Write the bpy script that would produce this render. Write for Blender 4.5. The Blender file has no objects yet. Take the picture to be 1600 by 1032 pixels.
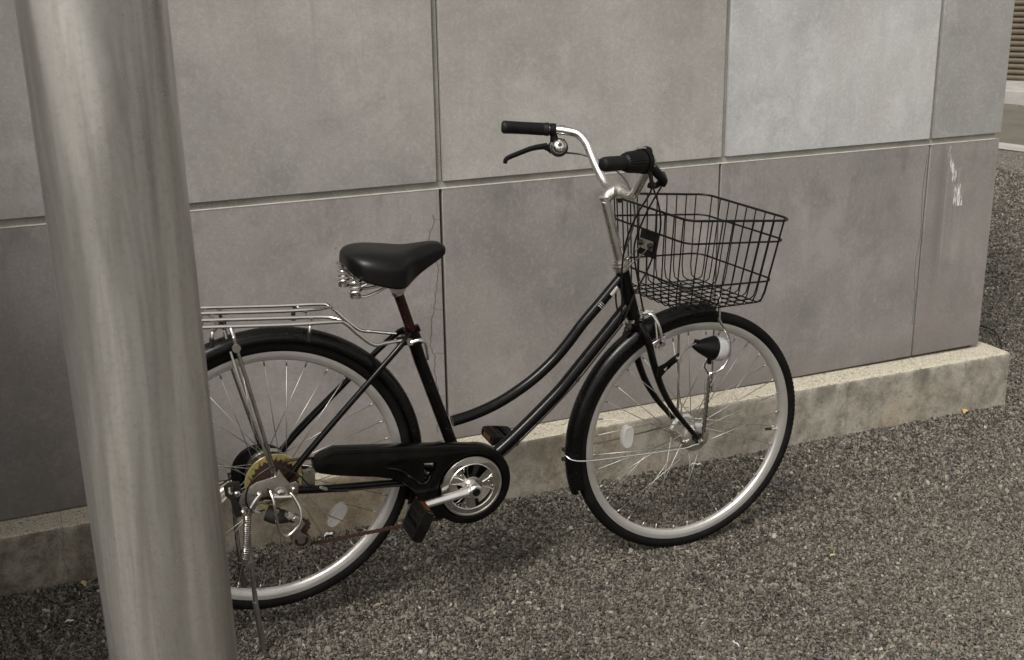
import bpy, bmesh, math, random
import numpy as np
from mathutils import Vector, Matrix, noise as mnoise
R = math.radians
SC = bpy.context.scene
COL = SC.collection

# ------------------------------------------------------------------ camera
CAM = Vector((0, 0, 1.55171))
cF = Vector((0, 0.95776498, -0.28755216)); cR = Vector((0.99987822, -0.00448743, -0.01494652)); cU = Vector((0.01560562, 0.28751714, 0.95764835))
cam = bpy.data.cameras.new('camera'); camo = bpy.data.objects.new('camera', cam); COL.objects.link(camo)
camo.matrix_world = Matrix(((cR.x, cU.x, -cF.x, CAM.x), (cR.y, cU.y, -cF.y, CAM.y), (cR.z, cU.z, -cF.z, CAM.z), (0, 0, 0, 1)))
cam.sensor_width = 36; cam.lens = 36 * 1810.67 / 1600; cam.clip_end = 400; cam.clip_start = 0.05
cam.dof.use_dof = True; cam.dof.focus_distance = 2.85; cam.dof.aperture_fstop = 13.0
SC.camera = camo

# ------------------------------------------------------------------ sky, sun, exposure
W = bpy.data.worlds.new("World"); SC.world = W; W.use_nodes = True
wn_ = W.node_tree; wn_.nodes.clear()
SUN_EL, SUN_AZ = R(52), R(207)           # azimuth clockwise from +Y: behind the camera, to the left
sky = wn_.nodes.new('ShaderNodeTexSky'); sky.sky_type = 'NISHITA'; sky.sun_disc = False
sky.sun_elevation = SUN_EL; sky.sun_rotation = SUN_AZ; sky.dust_density = 3.0
hs = wn_.nodes.new('ShaderNodeHueSaturation'); hs.inputs['Saturation'].default_value = 0.08
mx = wn_.nodes.new('ShaderNodeMix'); mx.data_type = 'RGBA'; mx.blend_type = 'MULTIPLY'; mx.inputs[0].default_value = 1
mx.inputs[7].default_value = (1.0, 0.964, 0.916, 1)
bg = wn_.nodes.new('ShaderNodeBackground'); bg.inputs[1].default_value = 0.09
wo = wn_.nodes.new('ShaderNodeOutputWorld')
wn_.links.new(sky.outputs[0], hs.inputs['Color']); wn_.links.new(hs.outputs[0], mx.inputs[6])
wn_.links.new(mx.outputs[2], bg.inputs[0]); wn_.links.new(bg.outputs[0], wo.inputs[0])
sl = bpy.data.lights.new('sun', 'SUN'); sl.energy = 1.4; sl.angle = R(19); sl.color = (1, 0.965, 0.91)
so = bpy.data.objects.new('sun', sl); COL.objects.link(so)
sd = Vector((math.sin(SUN_AZ) * math.cos(SUN_EL), math.cos(SUN_AZ) * math.cos(SUN_EL), math.sin(SUN_EL)))
so.rotation_euler = (-sd).to_track_quat('-Z', 'Y').to_euler()
SC.view_settings.view_transform = 'Standard'; SC.view_settings.look = 'None'
SC.view_settings.exposure = 1.03; SC.view_settings.gamma = 1; SC.view_settings.use_curve_mapping = False
SC.render.engine = 'CYCLES'; SC.cycles.use_denoising = True
SC.cycles.max_bounces = 8; SC.cycles.transparent_max_bounces = 12

# ------------------------------------------------------------------ frames of reference
WD = Vector((0.91261465, 0.40882086, 0)); WN = Vector((0.40882086, -0.91261465, 0)); WPL = -2.99237   # wall direction, wall normal (towards the street), plinth face
GC = Vector((0.47303, 3.01108, 0.00041)); GN = Vector((0.03338308, -0.03549864, 0.998812))            # the sloping ground
def ground_z(x, y): return GC.z - (GN.x * (x - GC.x) + GN.y * (y - GC.y)) / GN.z
def wp(s, p, z=0): v = WD * s + WN * (WPL + p); return Vector((v.x, v.y, z))          # wall coordinates to world
BO = Vector((-0.57753, 2.55061, 0.42830))
BX = Vector((0.91920616, 0.38775033, -0.06862737)); BY = Vector((-0.38536737, 0.92163408, 0.04563572)); BZ = Vector((0.08094459, -0.01550189, 0.99659805))
WB = 1.1556

# ------------------------------------------------------------------ mesh builder
class MB:
    def __init__(s): s.v = []; s.f = []; s.m = []; s.mi = 0
    def add(s, vs, fs):
        o = len(s.v); s.v += [tuple(v) for v in vs]; s.f += [tuple(i + o for i in f) for f in fs]; s.m += [s.mi] * len(fs); return s
    def box(s, c, size, rot=None):
        c = Vector(c); h = [x / 2 for x in size]; vs = []
        for i in (-1, 1):
            for j in (-1, 1):
                for k in (-1, 1):
                    p = Vector((i * h[0], j * h[1], k * h[2]))
                    if rot is not None: p = rot @ p
                    vs.append(c + p)
        return s.add(vs, [(0, 1, 3, 2), (4, 6, 7, 5), (0, 4, 5, 1), (2, 3, 7, 6), (0, 2, 6, 4), (1, 5, 7, 3)])
    def tube(s, path, r, n=10, closed=False, caps=True, sy=1.0):
        P = [Vector(p) for p in path]; m = len(P)
        rr = list(r) if hasattr(r, '__len__') else [r] * m
        T = []
        for i in range(m):
            a = P[(i - 1) % m] if (closed or i > 0) else P[i]; b = P[(i + 1) % m] if (closed or i < m - 1) else P[i]
            t = (b - a); T.append(t.normalized() if t.length > 1e-9 else Vector((0, 0, 1)))
        u = T[0].orthogonal().normalized(); vs = []
        for i in range(m):
            u = (u - T[i] * u.dot(T[i]))
            u = u.normalized() if u.length > 1e-6 else T[i].orthogonal().normalized()
            w = T[i].cross(u)
            for k in range(n):
                a = 2 * math.pi * k / n
                vs.append(P[i] + (u * math.cos(a) + w * math.sin(a) * sy) * rr[i])
        fs = []
        for i in range(m if closed else m - 1):
            j = (i + 1) % m
            off = 0
            if closed and j == 0:   # match the seam
                best = 1e9
                for o in range(n):
                    d = (vs[i * n] - vs[o]).length
                    if d < best: best = d; off = o
            for k in range(n):
                k2 = (k + 1) % n
                fs.append((i * n + k, i * n + k2, j * n + (k2 + off) % n, j * n + (k + off) % n))
        if caps and not closed:
            fs.append(tuple(range(n - 1, -1, -1))); fs.append(tuple((m - 1) * n + k for k in range(n)))
        return s.add(vs, fs)
    def lathe(s, prof, c=(0, 0, 0), axis=(0, 1, 0), n=32, a0=0, a1=360, closed_prof=False):
        # prof: (radius, offset along axis)
        c = Vector(c); ax = Vector(axis).normalized()
        u = ax.orthogonal().normalized()
        if abs(ax.y) > .99: u = Vector((1, 0, 0))
        w = ax.cross(u) * (-1 if abs(ax.y) > .99 and ax.y > 0 else 1)
        full = abs(a1 - a0) >= 359.9; m = n if full else n + 1; vs = []
        for i in range(m):
            a = R(a0 + (a1 - a0) * i / n)
            for r, o in prof: vs.append(c + (u * math.cos(a) + w * math.sin(a)) * r + ax * o)
        q = len(prof); fs = []
        for i in range(n):
            j = (i + 1) % m
            for k in range(q if closed_prof else q - 1):
                k2 = (k + 1) % q
                fs.append((i * q + k, j * q + k, j * q + k2, i * q + k2))
        return s.add(vs, fs)
    def build(s, name, mats, parent=None, angle=35, smooth=True, recalc=True):
        me = bpy.data.meshes.new(name); bm = bmesh.new()
        bv = [bm.verts.new(v) for v in s.v]
        for f, mi in zip(s.f, s.m):
            if len(set(f)) < 3: continue
            try: fc = bm.faces.new([bv[i] for i in f]); fc.material_index = mi
            except ValueError: pass
        bmesh.ops.remove_doubles(bm, verts=bm.verts, dist=1e-6)
        if recalc: bmesh.ops.recalc_face_normals(bm, faces=bm.faces)
        finish(bm, me, angle, smooth)
        for m in (mats if isinstance(mats, (list, tuple)) else [mats]): me.materials.append(m)
        return link(name, me, parent)
def finish(bm, me, angle=35, smooth=True):
    if smooth:
        for f in bm.faces: f.smooth = True
        th = R(angle)
        for e in bm.edges:
            if len(e.link_faces) == 2:
                if e.calc_face_angle(0) > th: e.smooth = False
            else: e.smooth = False
    bm.to_mesh(me); bm.free()
def link(name, me, parent=None, loc=None):
    o = bpy.data.objects.new(name, me); COL.objects.link(o)
    if parent: o.parent = parent
    if loc is not None: o.location = loc
    return o
def bevel(o, w, seg=2):
    b = o.modifiers.new('bevel', 'BEVEL'); b.width = w; b.segments = seg; b.limit_method = 'ANGLE'; b.angle_limit = R(40); return o
def spline(pts, k=6, closed=False):
    P = [Vector(p) for p in pts]; n = len(P); out = []
    for i in range(n if closed else n - 1):
        if closed: a, b, c, d = P[(i - 1) % n], P[i], P[(i + 1) % n], P[(i + 2) % n]
        else: a, b, c, d = P[max(i - 1, 0)], P[i], P[i + 1], P[min(i + 2, n - 1)]
        for j in range(k):
            t = j / k
            out.append(0.5 * ((2 * b) + (c - a) * t + (2 * a - 5 * b + 4 * c - d) * t * t + (3 * b - a - 3 * c + d) * t ** 3))
    if not closed: out.append(P[-1])
    return out
def lerp_list(vals, k):
    out = []
    for i in range(len(vals) - 1):
        for j in range(k): out.append(vals[i] + (vals[i + 1] - vals[i]) * j / k)
    out.append(vals[-1]); return out
def plate(name, outer, holes, y0, y1, mat, parent, bev=0.0, smooth_outer=False, post=None):
    """flat plate with holes in the x,z plane between y0 and y1"""
    cu = bpy.data.curves.new(name, 'CURVE'); cu.dimensions = '2D'; cu.fill_mode = 'BOTH'
    for pl in [outer] + holes:
        sp = cu.splines.new('POLY'); sp.points.add(len(pl) - 1); sp.use_cyclic_u = True
        for i, p in enumerate(pl): sp.points[i].co = (p[0], p[1], 0, 1)
    cu.extrude = max(abs(y1 - y0) / 2 - bev, 1e-5); cu.bevel_depth = bev; cu.bevel_resolution = 1; cu.offset = -bev
    ob = bpy.data.objects.new('tmp', cu); COL.objects.link(ob)
    dg = bpy.context.evaluated_depsgraph_get(); dg.update()
    src = bpy.data.meshes.new_from_object(ob.evaluated_get(dg))
    bm = bmesh.new(); bm.from_mesh(src)
    ym = (y0 + y1) / 2
    for v in bm.verts: v.co = Vector((v.co.x, ym + v.co.z, v.co.y))
    if post:
        for v in bm.verts: v.co = post @ v.co
    bmesh.ops.remove_doubles(bm, verts=bm.verts, dist=1e-6)
    bmesh.ops.recalc_face_normals(bm, faces=bm.faces)
    me = bpy.data.meshes.new(name); finish(bm, me, 40); me.materials.append(mat)
    bpy.data.objects.remove(ob); bpy.data.curves.remove(cu); bpy.data.meshes.remove(src)
    return link(name, me, parent)
def circ(cx, cz, r, n=32, a0=0, a1=360):
    full = abs(a1 - a0) >= 359.9
    return [(cx + r * math.cos(R(a0 + (a1 - a0) * i / (n if full else n - 1))), cz + r * math.sin(R(a0 + (a1 - a0) * i / (n if full else n - 1)))) for i in range(n)]
def sector(cx, cz, r0, r1, a0, a1, n=10):
    return circ(cx, cz, r1, n, a0, a1) + circ(cx, cz, r0, n, a1, a0)
def tag(o, label=None, cat=None, group=None, kind=None):
    if label: o['label'] = label
    if cat: o['category'] = cat
    if group: o['group'] = group
    if kind: o['kind'] = kind
    return o

# ------------------------------------------------------------------ materials
class NT:
    def __init__(s, name):
        s.mat = bpy.data.materials.new(name); s.mat.use_nodes = True; s.t = s.mat.node_tree
        s.b = s.t.nodes['Principled BSDF']
    def n(s, typ, ins=None, **kw):
        nd = s.t.nodes.new(typ)
        for k, v in kw.items(): setattr(nd, k, v)
        for k, v in (ins or {}).items(): s.set(nd.inputs[k], v)
        return nd
    def set(s, sock, v):
        if isinstance(v, bpy.types.NodeSocket): s.t.links.new(v, sock)
        elif isinstance(v, bpy.types.Node): s.t.links.new(v.outputs[0], sock)
        else: sock.default_value = v
    def P(s, **kw):
        for k, v in kw.items(): s.set(s.b.inputs[k.replace('_', ' ')], v)
    def noise(s, vec, scale, detail=4, rough=.55, dist=0):
        return s.n('ShaderNodeTexNoise', {'Vector': vec, 'Scale': scale, 'Detail': detail, 'Roughness': rough, 'Distortion': dist}).outputs[0]
    def ramp(s, x, a, b, ca=0.0, cb=1.0):
        return s.n('ShaderNodeMapRange', {0: x, 1: a, 2: b, 3: ca, 4: cb}).outputs[0]
    def math(s, op, a, b=0.0, c=0.0, clamp=False):
        nd = s.n('ShaderNodeMath', {0: a, 1: b, 2: c}, operation=op); nd.use_clamp = clamp; return nd.outputs[0]
    def mix(s, f, a, b, mode='MIX'):
        nd = s.n('ShaderNodeMix', None, data_type='RGBA', blend_type=mode)
        s.set(nd.inputs[0], f); s.set(nd.inputs[6], a); s.set(nd.inputs[7], b); return nd.outputs[2]
    def obj(s, scale=(1, 1, 1), off=(0, 0, 0)):
        tc = s.n('ShaderNodeTexCoord'); mp = s.n('ShaderNodeMapping', {'Vector': tc.outputs['Object'], 'Scale': scale, 'Location': off}); return mp.outputs[0]
    def bump(s, h, strength=.3, dist=.002):
        return s.n('ShaderNodeBump', {'Strength': strength, 'Distance': dist, 'Height': h}).outputs[0]
def c4(r, g=None, b=None):
    return (r, r, r, 1) if g is None else (r, g, b, 1)

def simple(name, col, rough=.5, metal=0, coat=0, spec=.5, wear=0, wearcol=(.25, .22, .19, 1), wscale=60, grime=0, bump=0):
    t = NT(name); v = t.obj()
    c = col if len(col) == 4 else c4(*col)
    n1 = t.noise(v, 18, 6, .6); n2 = t.noise(v, wscale, 5, .65)
    colr = t.mix(t.ramp(n1, .3, .75), tuple(x * .82 for x in c[:3]) + (1,), c)
    if wear: colr = t.mix(t.math('MULTIPLY', t.ramp(n2, .66, .72), wear, clamp=True), colr, wearcol)
    if grime: colr = t.mix(t.math('MULTIPLY', t.ramp(n1, .45, .7), grime, clamp=True), colr, c4(.09, .078, .062))
    t.P(Base_Color=colr, Metallic=metal, Roughness=t.ramp(n2, .3, .7, max(rough - .07, .02), min(rough + .12, 1)), Coat_Weight=coat, Specular_IOR_Level=spec)
    if bump: t.P(Normal=t.bump(n2, bump, .001))
    return t.mat
M = {}
M['paint'] = simple('black_gloss_paint', (.0025, .0023, .0021), .18, coat=.0, spec=.2, wear=.35, wearcol=(.12, .10, .085, 1), wscale=85, grime=.03)
M['fender'] = simple('black_fender_paint', (.003, .0027, .0025), .24, spec=.22, wear=.25, wearcol=(.3, .28, .25, 1), wscale=120, grime=.04)
M['plastic'] = simple('black_plastic', (.004, .0037, .0034), .34, spec=.18, wear=.15, wearcol=(.1, .09, .08, 1), grime=.05)
M['case'] = simple('chain_case_plastic', (.003, .0027, .0025), .16, spec=.2, wear=.2, wearcol=(.12, .1, .09, 1), wscale=110, grime=.04, bump=.08)
M['rubber'] = simple('tyre_rubber', (.005, .0047, .0044), .75, spec=.12, grime=.06, bump=.25)
M['grip'] = simple('grip_rubber', (.008, .0075, .007), .5, spec=.2, grime=.04, bump=.2)
M['leather'] = simple('saddle_vinyl', (.0045, .004, .0037), .34, spec=.24, wscale=420, bump=.15)
M['chrome'] = simple('chromed_steel', (.72, .70, .66), .15, 1, wear=.3, wearcol=(.2, .12, .07, 1), wscale=45)
M['alloy'] = simple('polished_alloy', (.76, .74, .70), .27, 1, wscale=22)
M['rim'] = simple('rim_alloy', (.70, .685, .65), .36, .75, wscale=140, grime=.1)
M['spoke'] = simple('spoke_steel', (.50, .48, .44), .38, .9)
M['steel'] = simple('dull_steel', (.50, .48, .44), .27, 1, wear=.22, wearcol=(.20, .11, .06, 1), wscale=26)
M['dark'] = simple('dark_metal', (.035, .032, .03), .45, .6, wear=.5, wearcol=(.12, .055, .03, 1))
M['rust'] = simple('rusty_steel', (.055, .026, .016), .75, .35, wear=.8, wearcol=(.02, .012, .009, 1), bump=.4)
M['post'] = simple('dark_red_post', (.022, .003, .003), .28, .2, spec=.4)
M['wire'] = simple('basket_wire', (.005, .0046, .0042), .4, spec=.25, wear=.3, wearcol=(.13, .08, .05, 1))
M['cable'] = simple('cable_sheath', (.006, .0057, .0055), .35, spec=.35)
M['sticker'] = simple('white_sticker', (.62, .6, .56), .5, wear=.4, wearcol=(.2, .19, .17, 1))
M['amber'] = simple('amber_reflector', (.075, .024, .006), .3, wear=.6, wearcol=(.04, .02, .01, 1))
M['yellow'] = NT('yellowed_plastic'); t = M['yellow']; t.P(Base_Color=c4(.42, .36, .12), Roughness=.25, Alpha=.62, Specular_IOR_Level=.6); M['yellow'] = t.mat
t = NT('clear_reflector'); v = t.obj(); g = t.n('ShaderNodeTexVoronoi', {'Vector': v, 'Scale': 260}).outputs[0]
t.P(Base_Color=c4(.55, .54, .52), Roughness=.3, Alpha=.5, Normal=t.bump(g, .6, .001)); M['reflector'] = t.mat
t = NT('lamp_lens'); v = t.obj(scale=(1, 1, 260)); g = t.n('ShaderNodeTexWave', {'Vector': t.obj(), 'Scale': 110}, bands_direction='Z').outputs[0]
t.P(Base_Color=c4(.75, .74, .72), Roughness=.12, Metallic=.55, Normal=t.bump(g, .5, .002), Alpha=.9); M['lens'] = t.mat

def panel_mat(name, base, seed, stain=0.0, scratch=0.4, dark=0.0, cracks=(), streak=None, marks=False):
    """coated cement panel; local x along the wall, local y depth, local z up"""
    t = NT(name); tc = t.n('ShaderNodeTexCoord'); raw = tc.outputs['Object']
    sep = t.n('ShaderNodeSeparateXYZ', {0: raw}); X, Z = sep.outputs[0], sep.outputs[2]
    v = t.obj(off=(seed * 3.7, seed * 1.3, seed * 2.9)); vs = t.obj(scale=(9, 1, 1.0), off=(seed, 0, seed))
    big = t.noise(v, 1.7, 5, .6, .8); mid = t.noise(v, 5.0, 9, .74, .35); fine = t.noise(v, 210, 4, .75); fine2 = t.noise(v, 90, 3, .6)
    st = t.noise(vs, 3.0, 5, .6)
    b = base
    lo = tuple(x * .74 for x in b) + (1,); hi = tuple(x * 1.20 for x in b) + (1,)
    col = t.mix(t.ramp(t.math('ADD', t.math('MULTIPLY', big, .55), t.math('MULTIPLY', mid, .45)), .36, .64), lo, hi)
    warm = t.mix(t.ramp(t.noise(v, 2.6, 3), .5, .68), col, (b[0] * 1.0, b[1] * .955, b[2] * .93, 1))
    col = t.mix(.6, col, warm)
    col = t.mix(t.ramp(fine, .38, .62, .0, .34), col, tuple(x * .55 for x in b) + (1,))
    col = t.mix(t.ramp(fine2, .5, .66, .0, .20), col, tuple(min(x * 1.45, .7) for x in b) + (1,))
    col = t.mix(t.ramp(st, .5, .72, 0, .22), col, tuple(x * .68 for x in b) + (1,))
    # fine light scratches and rubs
    a1 = t.noise(t.obj(scale=(26, 1, 5), off=(seed * 5, 0, 1)), 3.2, 2, .5); a2 = t.noise(t.obj(scale=(7, 1, 7), off=(0, 3, seed * 2)), 1.6, 2, .5)
    scr = t.math('MULTIPLY', t.ramp(t.math('ABSOLUTE', t.math('SUBTRACT', a1, .5)), .0, .006, 1, 0), t.ramp(a2, .60, .68), clamp=True)
    col = t.mix(t.math('MULTIPLY', scr, scratch), col, c4(.5, .49, .46))
    # pinholes
    vo = t.n('ShaderNodeTexVoronoi', {'Vector': v, 'Scale': 7.0, 'Randomness': 1}); ph = t.ramp(vo.outputs['Distance'], .012, .02, .75, 0)
    col = t.mix(ph, col, c4(.05, .04, .03))
    # cloudy rubbed patches and faint runs from the joint above
    rb = t.noise(v, 3.3, 10, .8, .2); col = t.mix(t.ramp(rb, .545, .60, 0, .28), col, tuple(min(x * 1.35, .7) for x in b) + (1,))
    rn = t.noise(t.obj(scale=(30, 1, .55), off=(seed * 7, 0, 0)), 2.0, 4, .6); col = t.mix(t.math('MULTIPLY', t.ramp(rn, .6, .72), t.ramp(Z, .1, .8, .1, .32)), col, tuple(x * .60 for x in b) + (1,))
    if stain:   # water stains hanging from the top edge
        hz = t.ramp(Z, .46, .72); bl = t.noise(t.obj(scale=(1.6, 1, .75), off=(seed, 0, seed * 2)), 7.0, 7, .68, .4)
        sm = t.math('MULTIPLY', t.math('MULTIPLY', hz, t.ramp(bl, .52, .66)), stain * .8, clamp=True)
        col = t.mix(sm, col, tuple(x * .46 for x in b) + (1,))
        hair = t.noise(v, 16, 5, .7, 1.5); hl = t.math('MULTIPLY', t.ramp(t.math('ABSOLUTE', t.math('SUBTRACT', hair, .5)), 0, .006, 1, 0), t.math('MULTIPLY', t.ramp(Z, .52, .76), t.ramp(t.noise(v, 4, 2), .45, .6)))
        col = t.mix(t.math('MULTIPLY', hl, .5 * min(stain * 1.4, 1)), col, tuple(x * .45 for x in b) + (1,))
        # grime collected above the plinth
        col = t.mix(t.math('MULTIPLY', t.ramp(Z, .11, 0), t.ramp(mid, .3, .6, .15, .7), clamp=True), col, tuple(x * .42 for x in b) + (1,))
    cm = None
    for (x0, z0, z1, amp, w) in cracks:
        wob = t.n('ShaderNodeTexNoise', {'Scale': 3.4, 'Detail': 4, 'Roughness': .62, 'W': seed + x0}, noise_dimensions='1D')
        t.set(wob.inputs['W'], t.math('ADD', Z, seed + x0 * 3))
        cx = t.math('ADD', X, t.math('MULTIPLY', t.math('SUBTRACT', wob.outputs[0], .5), amp))
        d = t.math('ABSOLUTE', t.math('SUBTRACT', cx, x0))
        m = t.math('MULTIPLY', t.ramp(d, w * .4, w, 1, 0), t.math('MULTIPLY', t.math('GREATER_THAN', Z, z0), t.math('LESS_THAN', Z, z1)), clamp=True)
        # side branches
        zw = t.n('ShaderNodeTexNoise', {'Scale': 30, 'Detail': 2}, noise_dimensions='1D'); t.set(zw.inputs['W'], X)
        zz = t.math('ADD', Z, t.math('MULTIPLY', zw.outputs[0], .02))
        fr = t.math('FRACT', t.math('MULTIPLY', t.math('ADD', zz, t.math('MULTIPLY', X, .05)), 7.4))
        br = t.math('MULTIPLY', t.ramp(t.math('ABSOLUTE', t.math('SUBTRACT', fr, .5)), .006, .011, 1, 0), t.math('MULTIPLY', t.math('GREATER_THAN', t.math('MULTIPLY', t.math('SUBTRACT', cx, x0), 1 if amp > 0 else -1), 0), t.math('LESS_THAN', d, .055)))
        m = t.math('MAXIMUM', m, t.math('MULTIPLY', t.math('MULTIPLY', br, t.math('MULTIPLY', t.math('GREATER_THAN', Z, z0), t.math('LESS_THAN', Z, z1))), .6))
        cm = m if cm is None else t.math('MAXIMUM', cm, m)
    if cm is not None: col = t.mix(t.math('MULTIPLY', cm, .8), col, c4(.06, .05, .042))
    if marks:   # white splash with runs below it
        mxx = t.math('SUBTRACT', X, .118); mz = t.math('SUBTRACT', Z, .655)
        wedge = t.math('SUBTRACT', t.ramp(mz, -.09, .09, .015, .000), t.math('ABSOLUTE', t.math('ADD', mxx, t.math('MULTIPLY', mz, .33))))
        body = t.math('MULTIPLY', t.math('MULTIPLY', t.math('GREATER_THAN', mz, -.11), t.math('LESS_THAN', mz, .11)), t.ramp(t.math('ADD', wedge, t.math('MULTIPLY', t.math('SUBTRACT', t.noise(t.obj(scale=(95, 1, 14)), 1, 4, .7), .5), .12)), 0, .006), clamp=True)
        run = t.math('MULTIPLY', t.math('MULTIPLY', t.ramp(mz, -.42, -.05), t.math('LESS_THAN', mz, .03)), t.math('MULTIPLY', t.ramp(t.noise(t.obj(scale=(60, 1, 1.2), off=(3, 0, 0)), 1, 3), .55, .68), t.ramp(t.math('ABSOLUTE', mxx), .03, .055, 1, 0)), clamp=True)
        col = t.mix(t.math('MULTIPLY', run, .22), col, c4(.55, .54, .52)); col = t.mix(t.math('MULTIPLY', t.math('MULTIPLY', body, t.ramp(t.noise(t.obj(scale=(40, 1, 12)), 2, 4, .7), .36, .55, .15, 1)), .75), col, c4(.80, .79, .77))
        sh = t.math('MULTIPLY', t.ramp(t.math('ABSOLUTE', t.math('SUBTRACT', mxx, -.055)), 0, .03, .5, 0), t.ramp(mz, -.55, -.2, 0, 1), clamp=True)
        col = t.mix(sh, col, tuple(x * .55 for x in b) + (1,))
    h = t.math('ADD', t.math('MULTIPLY', fine, .5), t.math('ADD', t.math('MULTIPLY', fine2, .5), t.math('MULTIPLY', mid, .5)))
    if cm is not None: h = t.math('SUBTRACT', h, cm)
    t.P(Base_Color=col, Roughness=t.ramp(mid, .3, .7, .5, .68), Specular_IOR_Level=.35, Normal=t.bump(h, .22, .0015))
    return t.mat

def concrete_mat():
    t = NT('plinth_concrete'); tc = t.n('ShaderNodeTexCoord'); raw = tc.outputs['Object']; v = raw
    sep = t.n('ShaderNodeSeparateXYZ', {0: raw}); X, Z = sep.outputs[0], sep.outputs[2]
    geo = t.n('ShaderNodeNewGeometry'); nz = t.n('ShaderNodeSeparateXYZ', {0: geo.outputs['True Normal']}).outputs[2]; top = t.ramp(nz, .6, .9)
    a = t.noise(v, 6.5, 10, .78, .25); b = t.noise(v, 21, 9, .80, .2); f = t.noise(v, 160, 3, .6); g = t.noise(v, 2.0, 3, .5)
    face = t.mix(t.ramp(a, .42, .58), c4(.135, .118, .090), c4(.29, .265, .215))
    # lighter towards the right end, darker and browner to the left
    right = t.ramp(X, .2, 2.4)
    face = t.mix(t.math('MULTIPLY', right, .5), face, t.mix(t.ramp(a, .4, .6), c4(.25, .235, .195), c4(.40, .38, .33)))
    face = t.mix(t.math('MULTIPLY', t.ramp(b, .53, .58), .4, clamp=True), face, c4(.36, .32, .24))
    face = t.mix(t.math('MULTIPLY', t.ramp(g, .5, .62), .35), face, c4(.27, .19, .10))
    face = t.mix(t.math('MULTIPLY', t.ramp(b, .47, .42), .4, clamp=True), face, c4(.085, .072, .054))
    hair = t.noise(v, 17, 8, .8, .6); hl = t.math('MULTIPLY', t.ramp(t.math('ABSOLUTE', t.math('SUBTRACT', hair, .5)), 0, .008, 1, 0), t.ramp(t.noise(v, 5, 2), .45, .55))
    face = t.mix(t.math('MULTIPLY', hl, .5), face, c4(.48, .45, .39))
    face = t.mix(t.ramp(f, .5, .75, 0, .4), face, c4(.07, .06, .05))
    # dark blotches towards the top of the face
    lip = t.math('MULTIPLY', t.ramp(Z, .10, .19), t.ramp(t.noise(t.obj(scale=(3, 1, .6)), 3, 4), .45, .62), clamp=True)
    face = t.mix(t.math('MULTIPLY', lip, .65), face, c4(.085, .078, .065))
    vor = t.n('ShaderNodeTexVoronoi', {'Vector': v, 'Scale': 130}); pk = t.noise(v, 230, 2, .5)
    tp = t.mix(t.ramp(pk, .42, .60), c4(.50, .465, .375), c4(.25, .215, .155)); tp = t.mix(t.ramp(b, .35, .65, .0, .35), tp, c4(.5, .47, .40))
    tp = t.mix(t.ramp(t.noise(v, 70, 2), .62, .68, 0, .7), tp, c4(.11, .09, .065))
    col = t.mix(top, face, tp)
    ck = None
    for x0, amp in ((.045, .05), (1.30, .06), (1.94, .05), (2.62, .07)):
        wob = t.n('ShaderNodeTexNoise', {'Scale': 9, 'Detail': 4}, noise_dimensions='1D'); t.set(wob.inputs['W'], t.math('ADD', Z, x0))
        d = t.math('ABSOLUTE', t.math('SUBTRACT', t.math('ADD', X, t.math('MULTIPLY', t.math('SUBTRACT', wob.outputs[0], .5), amp)), x0))
        m = t.ramp(d, .0004, .0013, 1, 0); ck = m if ck is None else t.math('MAXIMUM', ck, m)
    col = t.mix(t.math('MULTIPLY', ck, .4), col, c4(.06, .05, .04))
    h = t.math('ADD', t.math('ADD', t.math('MULTIPLY', f, .5), t.math('MULTIPLY', b, 1.2)), t.math('MULTIPLY', t.math('MULTIPLY', pk, top), 1.2))
    h = t.math('SUBTRACT', h, ck)
    t.P(Base_Color=col, Roughness=.88, Specular_IOR_Level=.25, Normal=t.bump(h, .55, .004)); return t.mat
M['plinth'] = concrete_mat()

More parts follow.
